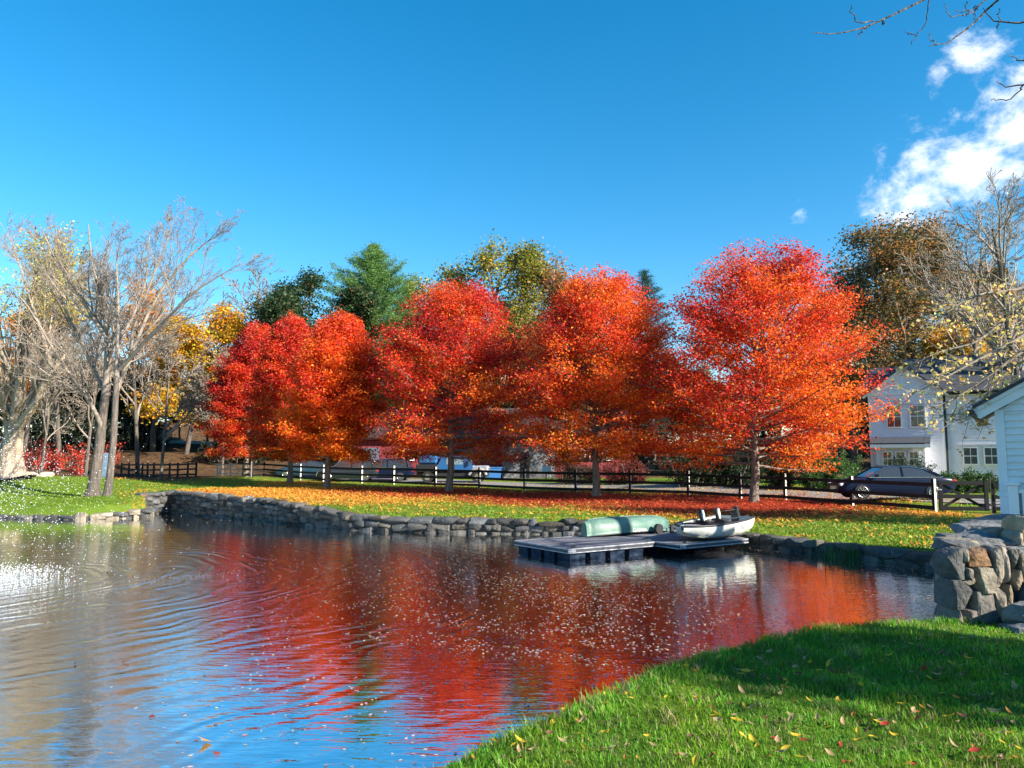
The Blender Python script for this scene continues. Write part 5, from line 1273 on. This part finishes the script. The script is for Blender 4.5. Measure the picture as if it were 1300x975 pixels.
# unseen trees added at the right to throw shade over bank, wall and lawn
rs = R(91)
for k, (x,y,h,w) in enumerate(SHADE):
    u = 650+x/y*F_PX if y > 0 else 650
    spx = [(10,.55,40,.06,.03,.2),(7,.52,42,.12,.05,.2),(5,.5,42,.15,.03,.2),(0,0,0,.2,0,0)]; rn = R(300+k); o2 = []
    grow(rn, [0,0,0], [0,0,1], h*.76, .017*h, spx, 0, o2, rmin=.012)
    A = np.array([o[0][i_] for o in o2 if o[2] >= 2 for i_ in (1,2,3)]); hw = np.percentile(np.abs(A[:,0]),97); A = A*[w/hw,w/hw,1]; o2 = [(P*np.array([w/hw,w/hw,1]),r_,l) for P,r_,l in o2]
    n_ = 9; C = np.repeat(A,n_,0)+rn.normal(size=(len(A)*n_,3))*.3; o = tree_obj(o2, 'unseen leafy green tree added for shade beyond the right edge of the picture', 'tree', (x,y,float(lawn(x,y))-.1), 'added shade trees beyond the right edge', 'broadleaf_tree', leafb=[leaves(rn, C, .22, pal(rn, len(C), (.06,.11,.03), .3))], kmax=4)

# ---------------------------------------------------------------- fountain spray
def octa(C, s):
    n = len(C); o = np.array([[1,0,0],[-1,0,0],[0,1,0],[0,-1,0],[0,0,1],[0,0,-1]], float); V = C[:,None,:]+o[None]*s[:,None,None]
    f = np.array([[0,2,4],[2,1,4],[1,3,4],[3,0,4],[2,0,5],[1,2,5],[3,1,5],[0,3,5]]); F = (np.arange(n)[:,None,None]*6+f[None]).reshape(-1,3); return V.reshape(-1,3), F
rn = R(51); n = 7500
az = rn.uniform(0,2*PI,n); el = np.radians(rn.normal(72,7,n)); v0 = rn.normal(7.0,.9,n).clip(3,9.5); T = rn.uniform(0,1,n)*2*v0*np.sin(el)/9.81
rr_ = v0*np.cos(el)*T; zz = v0*np.sin(el)*T-4.9*T**2; C1 = np.stack([FOUNT[0]+rr_*np.cos(az), FOUNT[1]+rr_*np.sin(az), zz+.05], 1); C1 += rn.normal(size=C1.shape)*[.12,.12,.05]
n2 = 4200; az = rn.uniform(0,2*PI,n2); r2 = np.abs(rn.normal(1.45,.5,n2)); C2 = np.stack([FOUNT[0]+r2*np.cos(az), FOUNT[1]+r2*np.sin(az), np.abs(rn.normal(0,.09,n2))+.005], 1)
C3 = []
for (u0,v0_,u1,v1,k) in [(118,753,185,752,260),(0,777,60,772,420),(165,738,300,727,520),(60,722,130,712,160),(0,700,120,690,300),(60,660,230,668,260),(0,668,200,700,420),(95,756,140,750,120),(120,712,200,705,160),(200,745,250,738,60)]:
    k = int(k*.28); t = rn.rand(k); uu = u0+(u1-u0)*t+rn.normal(size=k)*9; vv = v0_+(v1-v0_)*t+rn.normal(size=k)*2.2
    for a, b in zip(uu,vv): q = at(a,b,0); C3.append([q[0],q[1],.006])
C3 = np.array(C3); CC = np.vstack([C1,C2,C3]); sz = np.concatenate([rn.uniform(.0035,.011,n), rn.uniform(.004,.014,n2), rn.uniform(.003,.009,len(C3))])
keep = (CC[:,0] > -11.9) & (CC[:,2] > -.0); V, Fo = octa(CC[keep], sz[keep]); V = V.copy(); hit = np.repeat((np.arange(len(CC)) >= n+n2)[keep], 6); V[hit,2] = .004+(V[hit,2]-.006)*.25
M_drop = mat('water_drop', (.86,.89,.93), .15, spec=.8, trans=.35)
tag(mesh_obj('fountain_spray', [(V, Fo, None, 0)], M_drop), 'fine white spray and foam of a fountain falling on the pond at the left edge', 'fountain spray', kind='stuff')

# ---------------------------------------------------------------- floating leaves
rn = R(61)
def in_pond(P, m=.1): return sdist(P[:,0], P[:,1]) < -m
def flat_leaves(rn, C, size, cols, tilt=.25, asp=.6):
    n = len(C); a = rn.uniform(0,2*PI,n); s = size*rn.uniform(.6,1.35,n)
    dx = np.stack([np.cos(a), np.sin(a), rn.normal(size=n)*tilt],1)*s[:,None]*.5; dy = np.stack([-np.sin(a), np.cos(a), rn.normal(size=n)*tilt],1)*s[:,None]*asp*.5
    bend = np.stack([np.zeros(n),np.zeros(n),np.abs(rn.normal(size=n))*.22*s],1)
    bend = bend*(tilt > .1)*.8
    V = np.stack([C-dx+bend*.6, C+dy, C+dx+bend, C-dy],1).reshape(-1,3); V[:,2] = np.maximum(V[:,2], np.repeat(C[:,2],4)-.0)
    return (V, np.arange(4*n).reshape(n,4), np.repeat(cols,4,axis=0), 0)
P = []
k = 23000; v = 664+310*rn.beta(1.5,3.0,k); u = rn.uniform(230,1195,k); keepl = rn.rand(k) < np.interp(u,[230,430,600,1195],[.06,.35,1,1])*np.interp(v,[660,700,760,860,975],[.8,1,1,.55,.22])
P += [at(a_,b_,0) for a_,b_ in zip(u[keepl],v[keepl])]
for (u0,u1,v0_,v1,k) in [(230,520,655,668,900),(100,600,860,990,160)]:
    u = rn.uniform(u0,u1,k); v = rn.uniform(v0_,v1,k); P += [at(a_,b_,0) for a_,b_ in zip(u,v)]
P = np.array(P); cl = np.array([mnoise.noise(Vector((p[0]*.6,p[1]*.35,0))) for p in P]); P = P[(cl+rn.normal(size=len(P))*.45 > -.15)]
P = P[in_pond(P,.02)]; P[:,2] = .006
w_ = rn.rand(len(P)); col = np.where((w_ < .55)[:,None], pal(rn,len(P),(.40,.37,.39),.3), np.where((w_ < .8)[:,None], pal(rn,len(P),(.34,.14,.07),.3), pal(rn,len(P),(.52,.40,.26),.25)))
M_wetleaf = mat('wet_leaf', rough=.22, spec=.7, col_attr=True)
tag(mesh_obj('floating_leaves', [flat_leaves(rn, P, .046, col, .06)], M_wetleaf), 'small pale and brown leaves floating all over the pond', 'fallen leaves', kind='stuff')
for k, (u,v,s_,c_) in enumerate([(260,943,.11,(.55,.30,.10)),(160,841,.13,(.25,.13,.08)),(95,843,.08,(.12,.06,.05)),(193,910,.07,(.2,.05,.04)),(275,957,.09,(.3,.08,.06))]):
    q = at(u,v,.008); o = mesh_obj('floating_leaf', [flat_leaves(R(k), np.array([[0,0,0.]]), s_, np.array([c_]), .35)], M_leaf, loc=q)
    tag(o, ['curled tan leaf floating near the lower left of the pond','brown curled leaf afloat on the ringed water at left','small dark leaf afloat furthest left on the ringed water','small dark red leaf afloat between the two brown ones','reddish leaf afloat just below the curled tan one'][k], 'leaf')

# ---------------------------------------------------------------- fallen leaves on the far lawn
n = 90000; rn = R(71)
u = rn.uniform(-14,24,n); y = rn.uniform(19,58,n); x = (rn.uniform(150,1215,n)-650)/F_PX*y
lr_, lg_ = litter(x, y); cl = np.array([mnoise.noise(Vector((a*.5,b*.9,3))) for a,b in zip(x,y)])
m1 = (np.maximum(lr_,lg_)*1.5+cl*.7+.02 > rn.rand(n)); m1 &= sdist(x,y) > .15; x,y,lr_,lg_ = x[m1],y[m1],lr_[m1],lg_[m1]
z = lawn(x,y)+.03+.02*rn.rand(len(x)); isr = (lr_*1.1 > lg_*rn.uniform(.3,1.6,len(x)))[:,None]
col = np.where(isr, pal(rn,len(x),(.46,.075,.03),.35), pal(rn,len(x),(.78,.38,.06),.3))
tag(mesh_obj('fallen_leaves', [flat_leaves(rn, np.stack([x,y,z],1), .11, col, .5)], M_leaf), 'carpet of red and golden leaves fallen on the lawn under the maples', 'fallen leaves', kind='stuff')
# turf of the far lawn
n = 110000; u = rn.uniform(0,1230,n); y = 19+rn.rand(n)**1.2*36; x = (u-650)/F_PX*y; s = sdist(x,y); lr_, lg_ = litter(x,y)
k_ = (s > .25) & (rn.rand(n) > np.maximum(lr_,lg_)*1.1) & (y < 52); x,y = x[k_],y[k_]; n = len(x)
z = lawn(x,y); h_ = rn.uniform(.03,.075,n); a = rn.uniform(0,PI,n); w_ = .035
V = np.stack([np.stack([x-np.cos(a)*w_,y-np.sin(a)*w_,z],1), np.stack([x+np.cos(a)*w_,y+np.sin(a)*w_,z],1), np.stack([x+rn.normal(size=n)*.03,y+rn.normal(size=n)*.03,z+h_],1)],1).reshape(-1,3)
tag(mesh_obj('lawn_grass', [(V, np.arange(3*n).reshape(n,3), np.repeat(pal(rn,n,(.19,.29,.028),.25),3,0), 0)], M_leaf), kind='stuff')

# water-side rushes in front of the low wall
rn = R(81); q = at(1078,711,0); B = []
for k in range(150):
    bx_0 = q[0]+rn.normal()*.42; by_0 = q[1]+rn.normal()*.14; hh = rn.uniform(.18,.5)*(1.5 if rn.rand() < .07 else 1); a = rn.uniform(0,2*PI); ld = rn.uniform(.05,.5)*hh; w_ = .010
    P = np.array([[bx_0-q[0],by_0-q[1],-.05],[bx_0-q[0]+math.cos(a)*ld*.3,by_0-q[1]+math.sin(a)*ld*.3,hh*.55],[bx_0-q[0]+math.cos(a)*ld,by_0-q[1]+math.sin(a)*ld,hh]])
    t_ = np.array([-math.sin(a),math.cos(a),0])*w_; V = np.vstack([P[0]-t_,P[0]+t_,P[1]-t_*.8,P[1]+t_*.8,P[2]-t_*.1,P[2]+t_*.1]); B.append((V, np.array([[0,1,3,2],[2,3,5,4]]), pal(rn,1,(.05,.12,.03),.25)[0][None].repeat(6,0), 0))
tag(mesh_obj('rush_clump', B, M_leaf, loc=(q[0],q[1],0)), 'clump of green rushes growing from the water before the low stone wall', 'water plant')

# ---------------------------------------------------------------- foreground grass bank
rn = R(41); n = 300000
x = rn.uniform(-2.2,8.8,n); y = 2.9+rn.rand(n)**1.25*7.0
d = np.hypot(x,y); k_ = (np.abs(x/y) < .72) & (rn.rand(n) < np.interp(d,[3,5,9],[1,.72,.42])); x,y = x[k_],y[k_]
s = sdist(x,y); k_ = (s > .10) & ~((x > 5.1) & (y > 9.05)) ; x,y,s = x[k_],y[k_],s[k_]; n = len(x)
z = hgt(x,y)+np.array([bz(a,b) for a,b in zip(x,y)])*(hgt(x,y) > .4)-.004
cl = np.array([mnoise.noise(Vector((a*1.3,b*1.3,7))) for a,b in zip(x,y)]); cl2 = np.array([mnoise.noise(Vector((a*4.3,b*4.3,17))) for a,b in zip(x,y)])
h_ = (.036+.028*cl+.022*cl2+np.clip(.060*(1-s/.9),0,.060)).clip(.012,1)*rn.uniform(.6,1.5,n)
a = rn.uniform(0,2*PI,n); ld = h_*rn.uniform(.15,1.0,n); f = a+rn.normal(size=n)*.5+PI/2; w_ = rn.uniform(.0018,.0036,n)*np.interp(np.hypot(x,y),[3,9],[1,1.8])
P0 = np.stack([x,y,z],1); dr = np.stack([np.cos(a),np.sin(a),np.zeros(n)],1); t_ = np.stack([np.cos(f),np.sin(f),np.zeros(n)],1)*w_[:,None]
P1 = P0+dr*(ld*.3)[:,None]+np.array([0,0,1])*(h_*.6)[:,None]; P2 = P0+dr*ld[:,None]+np.array([0,0,1])*h_[:,None]
V = np.stack([P0-t_,P0+t_,P1-t_*.8,P1+t_*.8,P2-t_*.08,P2+t_*.08],1).reshape(-1,3); i = np.arange(n)[:,None]*6; F6 = np.concatenate([i+np.array([[0,1,3,2]]), i+np.array([[2,3,5,4]])],0)
gc = pal(rn,n,(.12,.31,.022),.25,.08); dry = (rn.rand(n) < .05)[:,None]; gc = np.where(dry, pal(rn,n,(.38,.32,.14),.2), gc); cl3 = np.array([mnoise.noise(Vector((a*2.4,b*2.4,27))) for a,b in zip(x,y)])
ye = (np.clip(cl*2+.2,0,1)[:,None]); gc = np.where(dry, gc, gc*(1+ye*[.6,.12,0])); gc = gc*(1+cl3*.7)[:,None].clip(.5,1.6); th_ = ((cl2 > .28) & (rn.rand(n) < .35))[:,None]; gc = np.where(th_, pal(rn,n,(.30,.25,.12),.3), gc)
tag(mesh_obj('bank_grass', [(V, F6, np.repeat(gc,6,0).clip(0,.9), 0)], M_leaf), kind='stuff')
# dead straw lying in the grass
# single leaves lying on the near bank
rn = R(43)
def leaf_mesh(rn, L, wd, curl, col):
    m_ = 9; V = []; 
    for q in range(m_):
        t = q/(m_-1); w = wd*math.sin(PI*min(t*1.02,1))**.8*(1-.25*t)+.0008; zc = curl*(t-.5)**2*L*4; 
        V += [[(t-.5)*L, -w, zc+w*.55], [(t-.5)*L, 0, zc], [(t-.5)*L, w, zc+w*.5*(1+curl)]]
    V = np.array(V); F = []
    for q in range(m_-1):
        for c in (0,1): F.append([q*3+c, q*3+3+c, q*3+4+c, q*3+1+c])
    cc_ = np.tile(np.array(col),(len(V),1))*rn.uniform(.8,1.15,(len(V),1)); B = [(V, np.array(F), cc_, 0)]
    st_ = tube([(-.5*L,0,curl*L),(-.62*L,.004,curl*L+.004),(-.78*L,.01,curl*L)], .0014, 4, None); B += [(b[0],b[1],np.tile(np.array(col)*.7,(len(b[0]),1)),0) for b in st_]
    return B
kinds = [((.72,.50,.05),'yellow leaf lying on the near grass bank'),((.52,.36,.20),'tan dry leaf lying on the near grass bank'),((.62,.26,.05),'orange leaf lying on the near grass bank'),((.20,.10,.06),'dark brown leaf lying on the near grass bank'),((.45,.06,.04),'red leaf lying on the near grass bank')]
protl = {}
pts_ = []
for k in range(300):
    u = rn.uniform(600,1300); v = rn.uniform(800,975); pts_.append((u,v,None))
for (u,v,kk) in [(628,942,0),(660,944,0),(697,935,3),(718,900,0),(712,915,0),(797,950,1),(775,952,1),(905,925,0),(1063,893,0),(1106,938,0),(1077,975,2),(1160,978,4),(1215,985,0)]: pts_.append((u,v,kk))
for (u,v,kk) in pts_:
    if kk is None: kk = rn.choice(5, p=[.30,.34,.13,.17,.06])
    p = at(u,v,.78); s1 = float(sdist(np.array([p[0]]),np.array([p[1]]))[0])
    if s1 < .25 or (p[0] > 5 and p[1] > 8.6): continue
    zz_ = H(p[0],p[1])+bz(p[0],p[1])+rn.uniform(.03,.05)
    if kk not in protl or len(protl[kk]) < 3:
        L_ = [.085,.075,.07,.08,.07][kk]*rn.uniform(.85,1.25); o = mesh_obj('fallen_leaf', leaf_mesh(rn, L_, L_*rn.uniform(.17,.3), rn.uniform(.05,.3), kinds[kk][0]), M_leaf, smooth=True); protl.setdefault(kk,[]).append(o)
    else:
        o = protl[kk][rn.randint(3)].copy(); COL.objects.link(o)
    o.location = (p[0],p[1],zz_); o.rotation_euler = (rn.normal()*.35, rn.normal()*.35, rn.uniform(0,6.28)); sc_ = rn.uniform(.5,.95); o.scale = (sc_,sc_,sc_)
    tag(o, kinds[kk][1], 'leaf', ['yellow','tan','orange','dark brown','red'][kk]+' leaves on the near bank')
